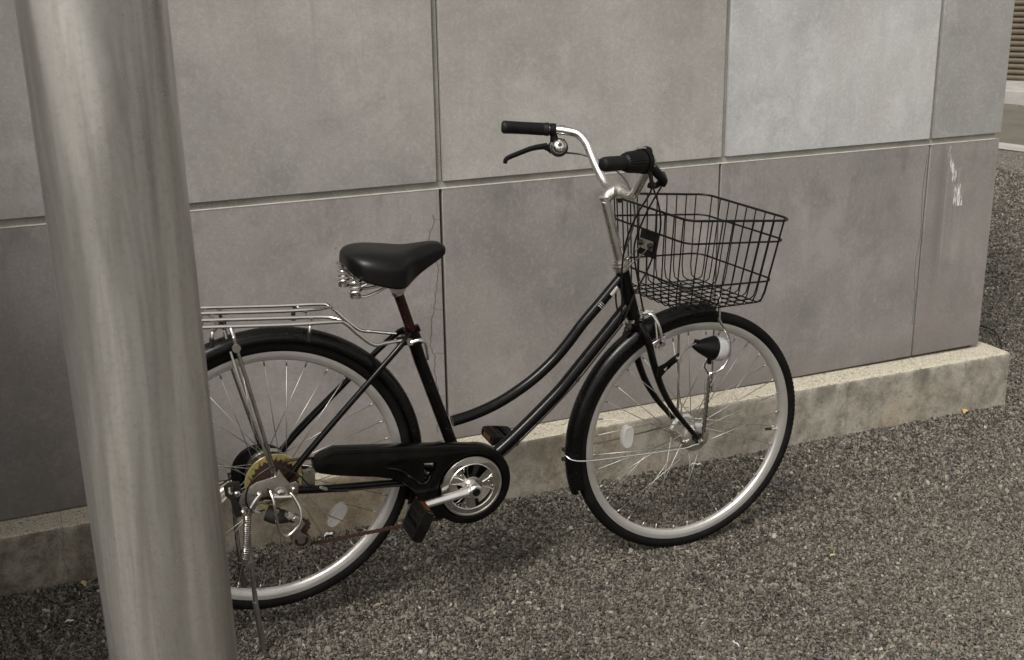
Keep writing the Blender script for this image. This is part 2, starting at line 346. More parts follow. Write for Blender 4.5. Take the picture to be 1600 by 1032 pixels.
def pipe_mat():
    t = NT('galvanised_pipe'); v = t.obj(); st = t.noise(t.obj(scale=(5, 5, .4)), 5, 4, .55, .6); s2 = t.noise(t.obj(scale=(22, 22, 1.0), off=(2, 0, 0)), 5, 6, .7)
    m = t.noise(v, 7, 8, .72, .4); gr = t.noise(v, 160, 4, .7); z = t.n('ShaderNodeSeparateXYZ', {0: v}).outputs[2]
    col = t.mix(t.ramp(st, .38, .62), c4(.33, .32, .30), c4(.57, .555, .525)); col = t.mix(t.ramp(s2, .50, .66, 0, .35), col, c4(.25, .24, .21))
    col = t.mix(t.ramp(m, .55, .66, 0, .35), col, c4(.40, .40, .355)); col = t.mix(t.ramp(gr, .5, .7, 0, .22), col, c4(.17, .16, .14))
    # stretched rust specks, knocks and drag marks, most of them low down
    vo = t.n('ShaderNodeTexVoronoi', {'Vector': t.obj(scale=(1, 1, .38)), 'Scale': 24.0}); wob = t.math('MULTIPLY', t.math('SUBTRACT', t.noise(v, 60, 4, .7), .5), .10)
    sp = t.math('MULTIPLY', t.ramp(t.math('ADD', vo.outputs['Distance'], wob), .03, .075, 1, 0), t.ramp(t.n('ShaderNodeSeparateColor', {0: vo.outputs['Color']}).outputs[0], .72, .74), clamp=True)
    col = t.mix(t.math('MULTIPLY', sp, .8), col, c4(.095, .06, .035))
    sc = t.noise(t.obj(scale=(7, 7, 17), off=(1, 4, 2)), 3.0, 3, .5, .8); sm = t.math('MULTIPLY', t.ramp(t.math('ABSOLUTE', t.math('SUBTRACT', sc, .5)), 0, .007, 1, 0), t.ramp(t.noise(v, 6, 2, .5), .56, .62), clamp=True)
    col = t.mix(t.math('MULTIPLY', sm, t.ramp(z, 1.35, .6, .15, .6)), col, c4(.15, .13, .11))
    col = t.mix(t.math('MULTIPLY', t.ramp(z, 1.2, .3), t.ramp(m, .38, .6, .25, .65)), col, c4(.20, .175, .155))
    t.P(Base_Color=col, Metallic=.8, Roughness=t.ramp(m, .3, .7, .24, .36), Specular_IOR_Level=.5, Normal=t.bump(t.math('SUBTRACT', t.math('ADD', st, t.math('MULTIPLY', gr, .12)), t.math('MULTIPLY', sp, .3)), .12, .003)); return t.mat
M['pipe'] = pipe_mat()

def asphalt_mat():
    t = NT('open_graded_asphalt'); v = t.obj()
    vo = t.n('ShaderNodeTexVoronoi', {'Vector': v, 'Scale': 95, 'Randomness': 1}); v2 = t.n('ShaderNodeTexVoronoi', {'Vector': v, 'Scale': 190, 'Randomness': 1})
    dist = vo.outputs['Distance']; rnd = t.n('ShaderNodeSeparateColor', {0: vo.outputs['Color']}).outputs[0]
    big = t.noise(v, 1.3, 4, .6)
    stone = t.mix(t.ramp(rnd, .0, 1.0), c4(.07, .064, .054), c4(.34, .312, .262))
    stone = t.mix(t.ramp(rnd, .93, .97), stone, c4(.42, .40, .36))
    stone = t.mix(t.ramp(big, .35, .65, 0, .35), stone, c4(.13, .12, .105))
    col = t.mix(t.ramp(dist, .50, .72), stone, c4(.010, .0092, .0085))
    h = t.math('ADD', t.ramp(dist, 0, .6, 1, 0), t.math('MULTIPLY', t.ramp(v2.outputs['Distance'], 0, .6, 1, 0), .4))
    t.P(Base_Color=col, Roughness=.8, Specular_IOR_Level=.35, Normal=t.bump(h, .9, .006)); return t.mat
M['asphalt'] = asphalt_mat()
def stone_mat():
    t = NT('road_chippings'); oi = t.n('ShaderNodeObjectInfo'); r = oi.outputs['Random']
    geo = t.n('ShaderNodeNewGeometry'); P = geo.outputs['Position']; big = t.noise(P, 1.1, 5, .65); dn = t.noise(P, 300, 4, .7)
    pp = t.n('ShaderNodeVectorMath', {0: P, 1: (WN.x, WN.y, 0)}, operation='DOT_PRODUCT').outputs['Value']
    paler = t.math('MULTIPLY', t.ramp(t.math('SUBTRACT', pp, WPL), .05, 1.25), t.ramp(big, .32, .60), clamp=True)     # paler away from the wall, broken up by noise
    col = t.mix(t.math('POWER', r, 1.8), c4(.010, .0086, .0068), c4(.205, .182, .145))
    col = t.mix(t.ramp(r, .975, .99), col, c4(.33, .31, .265))
    col = t.mix(t.ramp(r, .0012, .0008), col, c4(.17, .10, .06))
    col = t.mix(t.math('MULTIPLY', paler, .34), col, c4(.165, .148, .118))
    col = t.mix(t.ramp(dn, .48, .66, 0, .35), col, c4(.21, .19, .152))
    t.P(Base_Color=col, Roughness=t.ramp(r, 0, 1, .38, .75), Specular_IOR_Level=.45, Normal=t.bump(dn, .5, .001)); return t.mat
M['stone'] = stone_mat()
def noisy(name, a, b, scale, rough=.8, bump=.4, dist=.003, fs=180):
    t = NT(name); v = t.obj(); n1 = t.noise(v, scale, 6, .6); n2 = t.noise(v, fs, 3, .6)
    col = t.mix(t.ramp(t.math('ADD', t.math('MULTIPLY', n1, .6), t.math('MULTIPLY', n2, .4)), .38, .62), c4(*a), c4(*b))
    t.P(Base_Color=col, Roughness=rough, Normal=t.bump(n2, bump, dist)); return t.mat
M['road'] = noisy('far_road', (.085, .078, .060), (.125, .115, .092), 3, fs=60)
M['kerb'] = noisy('pale_concrete', (.26, .25, .23), (.36, .35, .325), 5)
M['backing'] = noisy('joint_backing', (.045, .038, .03), (.085, .07, .052), 20)
M['sealant'] = noisy('joint_sealant', (.20, .195, .17), (.33, .32, .285), 6, .55, .2)
M['edge'] = noisy('bare_panel_edge', (.42, .41, .37), (.58, .56, .5), 20, .7)
M['shutter'] = noisy('brown_shutter', (.085, .068, .046), (.12, .098, .068), 4, .45, .1)
M['leaf'] = noisy('dry_leaf', (.42, .27, .13), (.55, .42, .24), 40, .7)
M['straw'] = noisy('dry_straw', (.45, .36, .17), (.6, .52, .3), 40, .7)
M['paper'] = noisy('pale_litter', (.5, .5, .47), (.7, .7, .66), 40, .7)

# ------------------------------------------------------------------ ground
def ground_sheet(name, quad, mat, dz, nx=1, ny=1):
    mb = MB()
    for i in range(nx + 1):
        for j in range(ny + 1):
            a = Vector(quad[0]).lerp(Vector(quad[1]), i / nx); b = Vector(quad[3]).lerp(Vector(quad[2]), i / nx); p = a.lerp(b, j / ny)
            mb.v.append((p.x, p.y, ground_z(p.x, p.y) + dz))
    for i in range(nx):
        for j in range(ny): k = i * (ny + 1) + j; mb.f.append((k, k + ny + 1, k + ny + 2, k + 1)); mb.m.append(0)
    o = mb.build(name, mat, smooth=False, recalc=False); tag(o, kind='structure'); return o
g = ground_sheet('asphalt_ground', [(-70, -70), (70, -70), (70, 70), (-70, 70)], M['asphalt'], -0.004)
bd = Vector((.74, -.67, 0)).normalized(); bn = Vector((bd.y, -bd.x, 0))     # the street behind runs obliquely
if bn.y < 0: bn = -bn
def strip(name, p0, w, mat, dz, L0=-6, L1=14):
    p = Vector((p0[0], p0[1], 0)); q = [p + bd * L0, p + bd * L1, p + bd * L1 + bn * w, p + bd * L0 + bn * w]
    return ground_sheet(name, [(a.x, a.y) for a in q], mat, dz)
o = strip('road', (4.27, 9.85), 2.95, M['road'], .0)
o = strip('gutter_strip', (4.27, 9.85), .34, M['kerb'], .004)

# loose-textured surface: thousands of half-buried chippings
rng = np.random.default_rng(7)
def scatter(s0, s1, p0, p1, sp, smin, smax):
    ns, npp = int((s1 - s0) / sp), int((p1 - p0) / sp)
    S, Pp = np.meshgrid(s0 + (np.arange(ns) + .5) * sp, p0 + (np.arange(npp) + .5) * sp, indexing='ij')
    S = S.ravel() + rng.uniform(-.5, .5, S.size) * sp; Pp = Pp.ravel() + rng.uniform(-.5, .5, Pp.size) * sp
    k = WPL + Pp; x = WD.x * S + WN.x * k; y = WD.y * S + WN.y * k
    z = GC.z - (GN.x * (x - GC.x) + GN.y * (y - GC.y)) / GN.z
    sc = rng.uniform(smin, smax, S.size) * np.where(rng.random(S.size) < .12, 1.5, 1.0)
    z = z - .002 + rng.uniform(-.0030, .0024, S.size)
    return np.stack([x, y, z], 1), sc
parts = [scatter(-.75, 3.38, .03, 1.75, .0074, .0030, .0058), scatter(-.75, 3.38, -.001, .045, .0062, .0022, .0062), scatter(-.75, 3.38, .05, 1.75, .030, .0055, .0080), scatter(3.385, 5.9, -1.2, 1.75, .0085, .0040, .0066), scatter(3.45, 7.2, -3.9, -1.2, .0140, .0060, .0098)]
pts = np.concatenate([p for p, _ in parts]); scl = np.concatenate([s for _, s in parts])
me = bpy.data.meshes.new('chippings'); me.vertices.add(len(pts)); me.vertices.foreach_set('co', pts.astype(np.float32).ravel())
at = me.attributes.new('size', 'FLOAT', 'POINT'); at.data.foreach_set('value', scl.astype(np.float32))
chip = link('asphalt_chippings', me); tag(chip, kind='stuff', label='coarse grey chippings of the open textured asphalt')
ng = bpy.data.node_groups.new('chippings', 'GeometryNodeTree')
ng.interface.new_socket('Geometry', in_out='INPUT', socket_type='NodeSocketGeometry'); ng.interface.new_socket('Geometry', in_out='OUTPUT', socket_type='NodeSocketGeometry')
gi = ng.nodes.new('NodeGroupInput'); go = ng.nodes.new('NodeGroupOutput')
ico = ng.nodes.new('GeometryNodeMeshIcoSphere'); ico.inputs['Radius'].default_value = 1; ico.inputs['Subdivisions'].default_value = 1
iop = ng.nodes.new('GeometryNodeInstanceOnPoints')
na = ng.nodes.new('GeometryNodeInputNamedAttribute'); na.data_type = 'FLOAT'; na.inputs['Name'].default_value = 'size'
rv = ng.nodes.new('FunctionNodeRandomValue'); rv.data_type = 'FLOAT_VECTOR'; rv.inputs[0].default_value = (0, 0, 0); rv.inputs[1].default_value = (6.28, 6.28, 6.28)
rs = ng.nodes.new('FunctionNodeRandomValue'); rs.data_type = 'FLOAT_VECTOR'; rs.inputs[0].default_value = (.8, .55, .4); rs.inputs[1].default_value = (1.7, 1.1, .8); rs.inputs['Seed'].default_value = 5
vm = ng.nodes.new('ShaderNodeVectorMath'); vm.operation = 'SCALE'
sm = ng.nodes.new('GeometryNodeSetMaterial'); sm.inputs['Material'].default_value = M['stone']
L = ng.links.new
L(gi.outputs[0], iop.inputs['Points']); L(ico.outputs[0], sm.inputs[0]); L(sm.outputs[0], iop.inputs['Instance']); L(rv.outputs[0], iop.inputs['Rotation'])
L(rs.outputs[0], vm.inputs[0]); L(na.outputs[0], vm.inputs['Scale']); L(vm.outputs[0], iop.inputs['Scale']); L(iop.outputs[0], go.inputs[0])
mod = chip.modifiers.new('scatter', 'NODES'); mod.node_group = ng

# ------------------------------------------------------------------ panelled wall on its plinth
WALLROT = Matrix(((WD.x, -WN.x, 0), (WD.y, -WN.y, 0), (0, 0, 1))).to_4x4()
wall = bpy.data.objects.new('panelled_wall', None); COL.objects.link(wall)
wall.matrix_world = Matrix.Translation(wp(0, 0, 0)) @ WALLROT       # local x along wall, local y into the wall
tag(wall, 'grey panel clad building wall with a stained concrete plinth, behind the bicycle', 'wall')
mb = MB(); mb.box((-1.35, 2.0, 1.75), (9.30, 3.76, 3.3)); mb.build('core', M['backing'], wall)
def add_panel(s0, s1, z0, z1, mat, t=.022, y=.10):
    mb = MB(); mb.box(((s1 - s0) / 2, t / 2, (z1 - z0) / 2), (s1 - s0, t, z1 - z0))
    o = mb.build('panel', mat, wall); o.location = (s0, y, z0); bevel(o, .0018, 2); return o
JZ0, JZ1 = .987, 1.008
gl = (.285, .268, .250)
lower = [(-2.72, -1.76, (.23, .215, .2)), (-1.755, -.79, (.24, .225, .207)), (-.785, .187, (.232, .212, .200)), (.193, 1.163, (.280, .259, .246)), (1.172, 2.119, (.264, .246, .232)), (2.127, 2.990, (.236, .220, .209)), (2.997, 3.317, (.225, .207, .194))]
upper = [(-2.72, -1.765, gl), (-1.75, -.79, gl), (-.775, .180, (.270, .255, .240)), (.196, 1.156, (.298, .284, .268)), (1.176, 2.124, (.325, .311, .292)), (2.141, 2.984, (.412, .414, .408)), (3.000, 3.317, (.315, .312, .296))]
for i, (a, b, c) in enumerate(lower):
    cr = []
    if i == 3: cr = [(.945, .03, .70, .10, .0020)]
    if i == 5: cr = [(.865 - .013, .12, .74, .045, .0018)]
    if i == 4: cr = [(.005, -.1, -.05, .01, .001)]
    m = panel_mat('lower_panel', c, 3.1 + i * 1.7, stain=.75 if i in (4, 5) else .4, scratch=.25, cracks=cr, marks=(i == 6))
    add_panel(a, b, .2135, JZ0, m)
for row, (z0, z1) in enumerate(((JZ1, 1.95), (1.971, 3.30))):
    for i, (a, b, c) in enumerate(upper):
        c2 = c if row == 0 else upper[(i + 2) % 7][2]
        m = panel_mat('upper_panel', c2, 20 + i * 2.3 + row * 17, stain=0, scratch=.5)
        add_panel(a, b, z0, z1, m, t=.026, y=.096)
# sealed joint strips: one long horizontal bed and the vertical ones between upper panels
for k, z in enumerate((JZ0, 1.95)):
    mb = MB(); mb.box((.29, .1115, z + .0105), (6.02, .009, .0209)); o = mb.build('joint_strip', M['sealant'], wall)
    mb = MB(); mb.box((.29, .1030, z + .0006), (6.02, .008, .0022)); o = mb.build('joint_edge_strip', M['edge'], wall)
for i in range(6):
    a = upper[i][1]; b = upper[i + 1][0]
    for z0, z1 in ((JZ1 + .001, 1.949), (1.972, 3.29)):
        mb = MB(); mb.box(((a + b) / 2, .112, (z0 + z1) / 2), ((b - a) * .66, .012, z1 - z0)); mb.build('joint_strip', M['sealant'], wall)
for i in range(6):
    a = lower[i][1]; b = lower[i + 1][0]
    mb = MB(); mb.box(((a + b) / 2, .118, .6), (b - a + .004, .006, .77)); mb.build('joint_gasket', M['backing'], wall)
# unseen low wall, added out of view to shade the lower left
shade_block = bpy.data.objects.new('added_shade_wall', None); COL.objects.link(shade_block); shade_block.matrix_world = wall.matrix_world.copy()
tag(shade_block, 'unseen low wall added out of view at left to shade the scene', 'wall')
mb = MB(); mb.box((-.68, -.62, .85), (.3, 1.40, 2.0)); mb.box((-.68, -.62, 1.88), (.36, 1.46, .06)); bevel(mb.build('shade_body', panel_mat('shade_block', (.12, .11, .10), 77, 0, .3), shade_block), .004)
# plinth with slightly rounded, chipped front edge
def plinth():
    bm = bmesh.new(); s0, s1 = -2.9, 3.38; n = 560; prof = []
    pr = [(0.0, -.10), (0.0, 0.0), (0.0, .04), (0.0, .08), (0.0, .12), (0.0, .15), (0.0, .18), (.0005, .198), (.003, .2055), (.009, .2085), (.03, .2095), (.06, .210), (.09, .2105), (.135, .211)]
    rows = []
    for i in range(n + 1):
        s = s0 + (s1 - s0) * i / n; row = []
        drop = -.0115 * max(0, (s - 2.2) / 1.2)
        for j, (y, z) in enumerate(pr):
            nn = mnoise.noise(Vector((s * 9, z * 9 + y * 9, 3))) * .0022 + mnoise.noise(Vector((s * 45, z * 45, y * 45 + 8))) * .0011
            ch = 0
            if 6 < j < 10:
                c = mnoise.noise(Vector((s * 22, 5, 1))); ch = max(0, c - .32) * .018
            row.append(bm.verts.new((s + (0 if i < n else -abs(nn)), y + abs(nn) + ch * .7, z + drop * (1 if z > .1 else 0) - ch + (nn * .3 if j > 9 else 0))))
        rows.append(row)
    for i in range(n):
        for j in range(len(pr) - 1): bm.faces.new((rows[i][j], rows[i + 1][j], rows[i + 1][j + 1], rows[i][j + 1]))
    # end face
    last = rows[-1]; back = []
    for k in range(1, 30):
        y = .135 + k * .13
        back.append([bm.verts.new((s1, y, -.25)), bm.verts.new((s1 - .002, y, .1985))])
    base = bm.verts.new((s1, .135, -.25)); topv = last[-1]
    prevb, prevt = base, topv
    fan = [base] + last; bm.faces.new(fan)
    for b_, t_ in back: bm.faces.new((prevb, b_, t_, prevt)); prevb, prevt = b_, t_
    # top strip beside the building end
    p = topv; q = bm.verts.new((3.30, .135, .1995))
    prev = (topv, q)
    for b_, t_ in back:
        w_ = bm.verts.new((3.30, t_.co.y, .1985)); bm.faces.new((prev[0], t_, w_, prev[1])); prev = (t_, w_)
    bmesh.ops.recalc_face_normals(bm, faces=bm.faces)
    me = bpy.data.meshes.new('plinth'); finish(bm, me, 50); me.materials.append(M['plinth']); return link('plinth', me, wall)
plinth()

# ------------------------------------------------------------------ pipe column in front
pa = Vector((-.0088, -.0092, .9999)).normalized(); pb = Vector((-.38699, 1.18196, -.06)) 
mb = MB(); prof = [pb + pa * (3.6 * i / 24) for i in range(25)]
mb.tube(prof, .07, 64)
col_ = mb.build('pipe_column', M['pipe'], angle=50); tag(col_, 'stout grey galvanised pipe column standing in the foreground at left', 'column')

# ------------------------------------------------------------------ shop front across the street
shop = bpy.data.objects.new('shuttered_building', None); COL.objects.link(shop)
P0 = Vector((5.55, 12.95, 0)); z0 = ground_z(P0.x, P0.y)
shop.matrix_world = Matrix.Translation((P0.x, P0.y, z0)) @ Matrix(((bd.x, bn.x, 0, 0), (bd.y, bn.y, 0, 0), (0, 0, 1, 0), (0, 0, 0, 1)))
tag(shop, 'building across the lane closed with a brown corrugated roller shutter', 'building')
mb = MB(); mb.box((2, 2.5, .055), (14, 5, .17)); bevel(mb.build('step', M['kerb'], shop), .01)
mb = MB(); mb.box((2, 3.2, 2.0), (14, 3.5, 3.7)); mb.build('wall', M['road'], shop)
sl_b = MB()
pf = []
for i in range(7):
    a = math.pi * i / 6; pf.append((1.30 - .024 * math.sin(a), -.029 * math.cos(a)))
vs = []; L0, L1 = -4.5, 8.5
for x in (L0, L1):
    for y, z in pf: vs.append((x, y, z))
sl_b.add(vs, [(i, i + 7, i + 8, i + 1) for i in range(6)])
s0_ = sl_b.build('slat', M['shutter'], shop); s0_.location = (0, 0, .175)
for k in range(1, 38):
    c = s0_.copy(); COL.objects.link(c); c.parent = shop; c.location = (0, 0, .175 + .067 * k)

# ================================================================== BICYCLE (x forward, y to its left, z up; origin = rear hub)
BBASE = Vector((.55, 0, -.40))
bike = bpy.data.objects.new('city_bicycle', None); COL.objects.link(bike)
rotm = Matrix(((BX.x, BY.x, BZ.x), (BX.y, BY.y, BZ.y), (BX.z, BY.z, BZ.z))).to_4x4()
bike.matrix_world = Matrix.Translation(BO + rotm.to_3x3() @ BBASE) @ rotm
tag(bike, 'black step-through city bicycle with wire front basket, parked on its stand before the wall', 'bicycle')
def B(mb, name, mat, label=None, **kw):      # part
    o = mb.build(name, mat, bike, **kw); o.location = -BBASE
    if label: o['label'] = label
    return o
def S(mb, name, mat, parent, **kw): return mb.build(name, mat, parent, **kw)   # sub-part
def PL(name, outer, holes, y0, y1, mat, parent=None, bev=0.0, post=None):
    o = plate(name, outer, holes, y0, y1, mat, parent or bike, bev, post=post)
    if parent is None: o.location = -BBASE
    return o

# ---- wheels
def make_wheel(cx, label, hub):
    rim = MB(); hw = .0128
    rim.lathe([(.3215, hw), (.3215, hw - .0022), (.312, hw - .0022), (.306, .006), (.306, -.006), (.312, -hw + .0022), (.3215, -hw + .0022), (.3215, -hw), (.313, -hw - .0002), (.309, -hw + .0006), (.302, -.0095), (.2985, -.005), (.2978, 0), (.2985, .005), (.302, .0095), (.309, hw - .0006), (.313, hw + .0002)], n=120, closed_prof=True)
    w = rim.build('wheel', M['rim'], bike, angle=28); w['label'] = label
    w.location = Vector((cx, 0, 0)) - BBASE
    ty = MB(); pf = []
    for i in range(25):
        a = 2 * math.pi * i / 24
        pf.append((.3335 + .0172 * math.cos(a) * (1 if math.cos(a) > 0 else .85), .0178 * math.sin(a)))
    pf = pf[:-1]; ty.lathe(pf, n=144, closed_prof=True); S(ty, 'tyre', M['rubber'], w, angle=60)
    # tread ribs
    tr = MB()
    for k in range(150):
        a = 2 * math.pi * k / 150
        for y, da in ((.0075, 0), (-.0075, .02)):
            r0 = .3326 + .0172 * math.sqrt(max(0, 1 - (y / .0178) ** 2))
            c = Vector((math.cos(a + da) * r0, y, math.sin(a + da) * r0))
            tr.box(c, (.0006, .006, .008), Matrix.Rotation(-(a + da), 3, 'Y'))
    o = S(tr, 'tread_blocks', M['rubber'], w, smooth=False); o['kind'] = 'stuff'
    fl, fr = (.031, .0375) if hub == 'front' else (.027, .030)
    nip = .2995
    def spoke_mesh(side, d):
        mb = MB(); a0 = 0; at_ = a0 + d * R(62 if hub == 'rear' else 46)
        yr = side * .003; yf = side * fl
        p = Vector((fr * math.cos(at_), yf, fr * math.sin(at_))); q = Vector((nip * math.cos(a0), yr, nip * math.sin(a0)))
        n_ = p.lerp(q, .945); mb.tube([p, n_], .00115, 6); mb.tube([n_, q], .0022, 6)
        me = bpy.data.meshes.new('spoke'); bm = bmesh.new(); bv = [bm.verts.new(v) for v in mb.v]
        for f in mb.f: bm.faces.new([bv[i] for i in f])
        finish(bm, me, 60); me.materials.append(M['spoke']); return me
    meshes = [spoke_mesh(1, 1), spoke_mesh(-1, 1), spoke_mesh(1, -1), spoke_mesh(-1, -1)]
    for k in range(36):
        s = bpy.data.objects.new('spoke', meshes[k % 4]); COL.objects.link(s); s.parent = w
        s.rotation_euler = (0, R(10 * k + (6 if hub == 'rear' else 3)), 0)
    return w
rw = make_wheel(0, 'rear wheel with gear sprockets and hub brake', 'rear')
fw = make_wheel(WB, 'front wheel with a large silver dynamo hub', 'front')
# front hub
mb = MB(); mb.lathe([(.006, -.046), (.030, -.046), (.0415, -.040), (.0435, -.033), (.0435, -.029), (.036, -.026), (.036, .022), (.0425, .026), (.0425, .031), (.034, .035), (.020, .040), (.006, .042)], n=40); S(mb, 'hub', M['alloy'], fw)
mb = MB(); mb.lathe([(.0045, -.075), (.0045, .075)], n=10); mb.lathe([(0, -.079), (.006, -.078), (.009, -.072), (.009, -.065), (.0045, -.065)], n=6); mb.lathe([(0, .079), (.006, .078), (.009, .072), (.009, .065), (.0045, .065)], n=6); S(mb, 'axle', M['steel'], fw)
# rear hub, band brake, sprockets
mb = MB(); mb.lathe([(.006, -.03), (.031, -.029), (.031, -.025), (.017, -.02), (.017, .018), (.031, .024), (.031, .028), (.02, .03)], n=30); S(mb, 'hub', M['steel'], rw)
mb = MB(); mb.lathe([(.03, .030), (.054, .031), (.056, .034), (.056, .047), (.02, .048)], n=40); S(mb, 'brake_drum', M['alloy'], rw)
mb = MB(); mb.lathe([(.045, .049), (.068, .050), (.070, .053), (.070, .060), (.066, .062), (.0, .063)], c=(-.018, 0, -.006), n=40); S(mb, 'brake_cover', M['plastic'], rw)
mb = MB(); mb.lathe([(.050, -.0205), (.069, -.0215), (.0705, -.0230), (.069, -.0245), (.0595, -.0235), (.050, -.0225)], n=48, closed_prof=True); S(mb, 'spoke_protector', M['yellow'], rw)
for k, (r, nt) in enumerate(((.0545, 26), (.049, 23), (.044, 21), (.039, 18), (.034, 16), (.029, 14))):
    y = -.0265 - k * .0042; pl = []
    for i in range(nt * 4):
        a = 2 * math.pi * i / (nt * 4); pl.append(((r + (.0035 if i % 4 in (1, 2) else -.0012)) * math.cos(a), (r + (.0035 if i % 4 in (1, 2) else -.0012)) * math.sin(a)))
    PL('sprocket', pl, [circ(0, 0, .018, 20)], y - .001, y + .001, M['rust'], rw)
mb = MB(); mb.lathe([(.0, -.052), (.013, -.0515), (.013, -.047), (.0048, -.047)], n=16); mb.lathe([(.0048, -.082), (.0048, .08)], n=10); mb.lathe([(0, -.094), (.005, -.0935), (.0085, -.088), (.0085, -.08), (.0048, -.08)], n=6); S(mb, 'axle', M['steel'], rw)
# spoke reflectors and valve (placed in wheel coordinates)
def reflector(w, x, z, ang, lx, lz):
    mb = MB(); n = 24; vs = []
    for y in (-.010, .010):
        for i in range(n):
            a = 2 * math.pi * i / n; px = lx * math.copysign(abs(math.cos(a)) ** .8, math.cos(a)); pz = lz * math.copysign(abs(math.sin(a)) ** .8, math.sin(a))
            c, s_ = math.cos(ang), math.sin(ang); vs.append((x + px * c - pz * s_, y, z + px * s_ + pz * c))
    mb.add(vs, [tuple(range(n)), tuple(range(2 * n - 1, n - 1, -1))] + [(i, (i + 1) % n, n + (i + 1) % n, n + i) for i in range(n)])
    o = mb.build('reflector', M['reflector'], w, angle=50); bevel(o, .002); return o
reflector(fw, .962 - WB, .006, 0, .0165, .032); reflector(rw, .160, -.120, R(-38), .016, .034)
mb = MB(); mb.tube([(.299, 0, -.02), (.278, 0, -.0195)], .0035, 8); S(mb, 'valve', M['alloy'], fw)
mb = MB(); mb.tube([(.280, 0, -.0196), (.262, 0, -.0188), (.260, 0, -.0187)], [.0046, .0046, .003], 8); S(mb, 'valve_cap', M['dark'], fw)

# ---- fenders
def fender(cx, a0, a1, label):
    mb = MB(); pf = []
    for i in range(13):
        a = math.pi * (-.5 + i / 12) * 1.10
        pf.append((.353 + .0235 * math.cos(a), .0275 * math.sin(a)))
    inner = [(r - .0012, y * .955) for r, y in reversed(pf)]
    mb.lathe(pf + inner, c=(cx, 0, 0), n=110, a0=a0, a1=a1, closed_prof=True)
    q = len(pf) * 2; n = 110
    mb.f += [tuple(range(q - 1, -1, -1)), tuple(n * q + k for k in range(q))]; mb.m += [0, 0]
    return B(mb, 'mudguard', M['fender'], label, angle=50)
fender(0, -18, 205, 'rear black mudguard under the luggage rack')
fe = fender(WB, 86, 200.5, 'front black mudguard under the basket')
mb = MB(); pf = []
for k in range(9):                        # rounded flap at the tail of the front mudguard
    a = R(200.5 + k * .32); wv = .026 * math.sqrt(max(0, 1 - (k / 8.3) ** 2)); pf.append((a, wv))
vs = []
for a, wv in pf:
    for u in (-1, -.5, 0, .5, 1):
        r = .3765 - .009 * u * u * (wv / .026); vs.append((WB + r * math.cos(a), wv * u, r * math.sin(a)))
for a, wv in pf:
    for u in (-1, -.5, 0, .5, 1):
        r = .3745 - .009 * u * u * (wv / .026); vs.append((WB + r * math.cos(a), wv * u, r * math.sin(a)))
fs = []
for h in (0, 45):
    for i in range(8):
        for j in range(4): fs.append((h + i * 5 + j, h + i * 5 + j + 1, h + i * 5 + j + 6, h + i * 5 + j + 5))
mb.add(vs, fs); S(mb, 'flap', M['fender'], fe)

# ---- frame
fr = MB()
X3 = lambda L, y=0: [(a, y, b) for a, b in L]
seat = [(.333, 0, .344), (.359, 0, .271), (.453, 0, .041), (.489, 0, -.047)]
fr.tube(seat, .0155, 20)
tt = spline(X3([(.452, .100), (.508, .113), (.566, .134), (.619, .162), (.672, .198), (.719, .240), (.757, .284), (.795, .335), (.841, .389), (.897, .456)]), 5)
fr.tube(tt, .0142, 20)
dt = spline(X3([(.492, -.045), (.545, -.025), (.597, .014), (.649, .061), (.701, .111), (.749, .160), (.785, .204), (.818, .245), (.876, .317), (.922, .375)]), 5)
fr.tube(dt, .0165, 20)
hx = Vector((.347, 0, -.938)).normalized(); h0 = Vector((.8945, 0, .479))
fr.tube([h0, h0 + hx * .147], .0182, 24)
fr.lathe([(.0, -.04), (.021, -.04), (.021, .04), (0, .04)], c=(.489, 0, -.048), n=24)
for y in (-1, 1):
    fr.tube(spline([(.470, .030 * y, -.045), (.40, .038 * y, -.040), (.29, .050 * y, -.028), (.12, .058 * y, -.018), (.03, .060 * y, -.010)], 5), [.0095] * 20 + [.0075], 12, sy=1.2)
    fr.tube(spline([(.322, .018 * y, .345), (.298, .033 * y, .323), (.22, .045 * y, .243), (.071, .058 * y, .082), (.020, .060 * y, .016)], 5), .0072, 12)
fr.tube([(.30, 0, .320), (.340, 0, .325)], .012, 12)
fr.tube([(.23, -.043, .252), (.23, .043, .252)], .006, 10)      # seat stay bridge
fr.tube([(.385, -.04, -.036), (.385, .04, -.036)], .007, 10)
frame = B(fr, 'frame', M['paint'], 'curved twin tube step-through frame in black')
PL('dropout', [(-.018, -.018), (-.02, .004), (.006, .024), (.024, .022), (.050, -.002), (.048, -.016), (.02, -.022)], [circ(0, 0, .0052, 14)], -.0655, -.0600, M['dark'], frame)
PL('dropout', [(-.018, -.018), (-.02, .004), (.006, .024), (.024, .022), (.050, -.002), (.048, -.016), (.02, -.022)], [circ(0, 0, .0052, 14)], .0600, .0655, M['dark'], frame)
# seat lug and clamp with quick release
mb = MB(); sdv = Vector((-.39, 0, .92)).normalized()
mb.tube([Vector((.347, 0, .312)), Vector((.333, 0, .345))], .0185, 24); mb.box((.343, 0, .350), (.022, .012, .016), Matrix.Rotation(R(-22), 3, 'Y'))
S(mb, 'seat_lug', M['paint'], frame)
mb = MB(); mb.tube([(.318, -.040, .333), (.318, .030, .333)], .0045, 12); mb.tube([(.318, -.046, .333), (.318, -.036, .333)], .0085, 14)
mb.tube(spline([(.318, -.046, .333), (.338, -.052, .340), (.352, -.052, .330), (.360, -.050, .300), (.362, -.049, .288)], 5), [.005] * 8 + [.0042] * 13, 10, sy=.7)
B(mb, 'seat_clamp_lever', M['steel'])
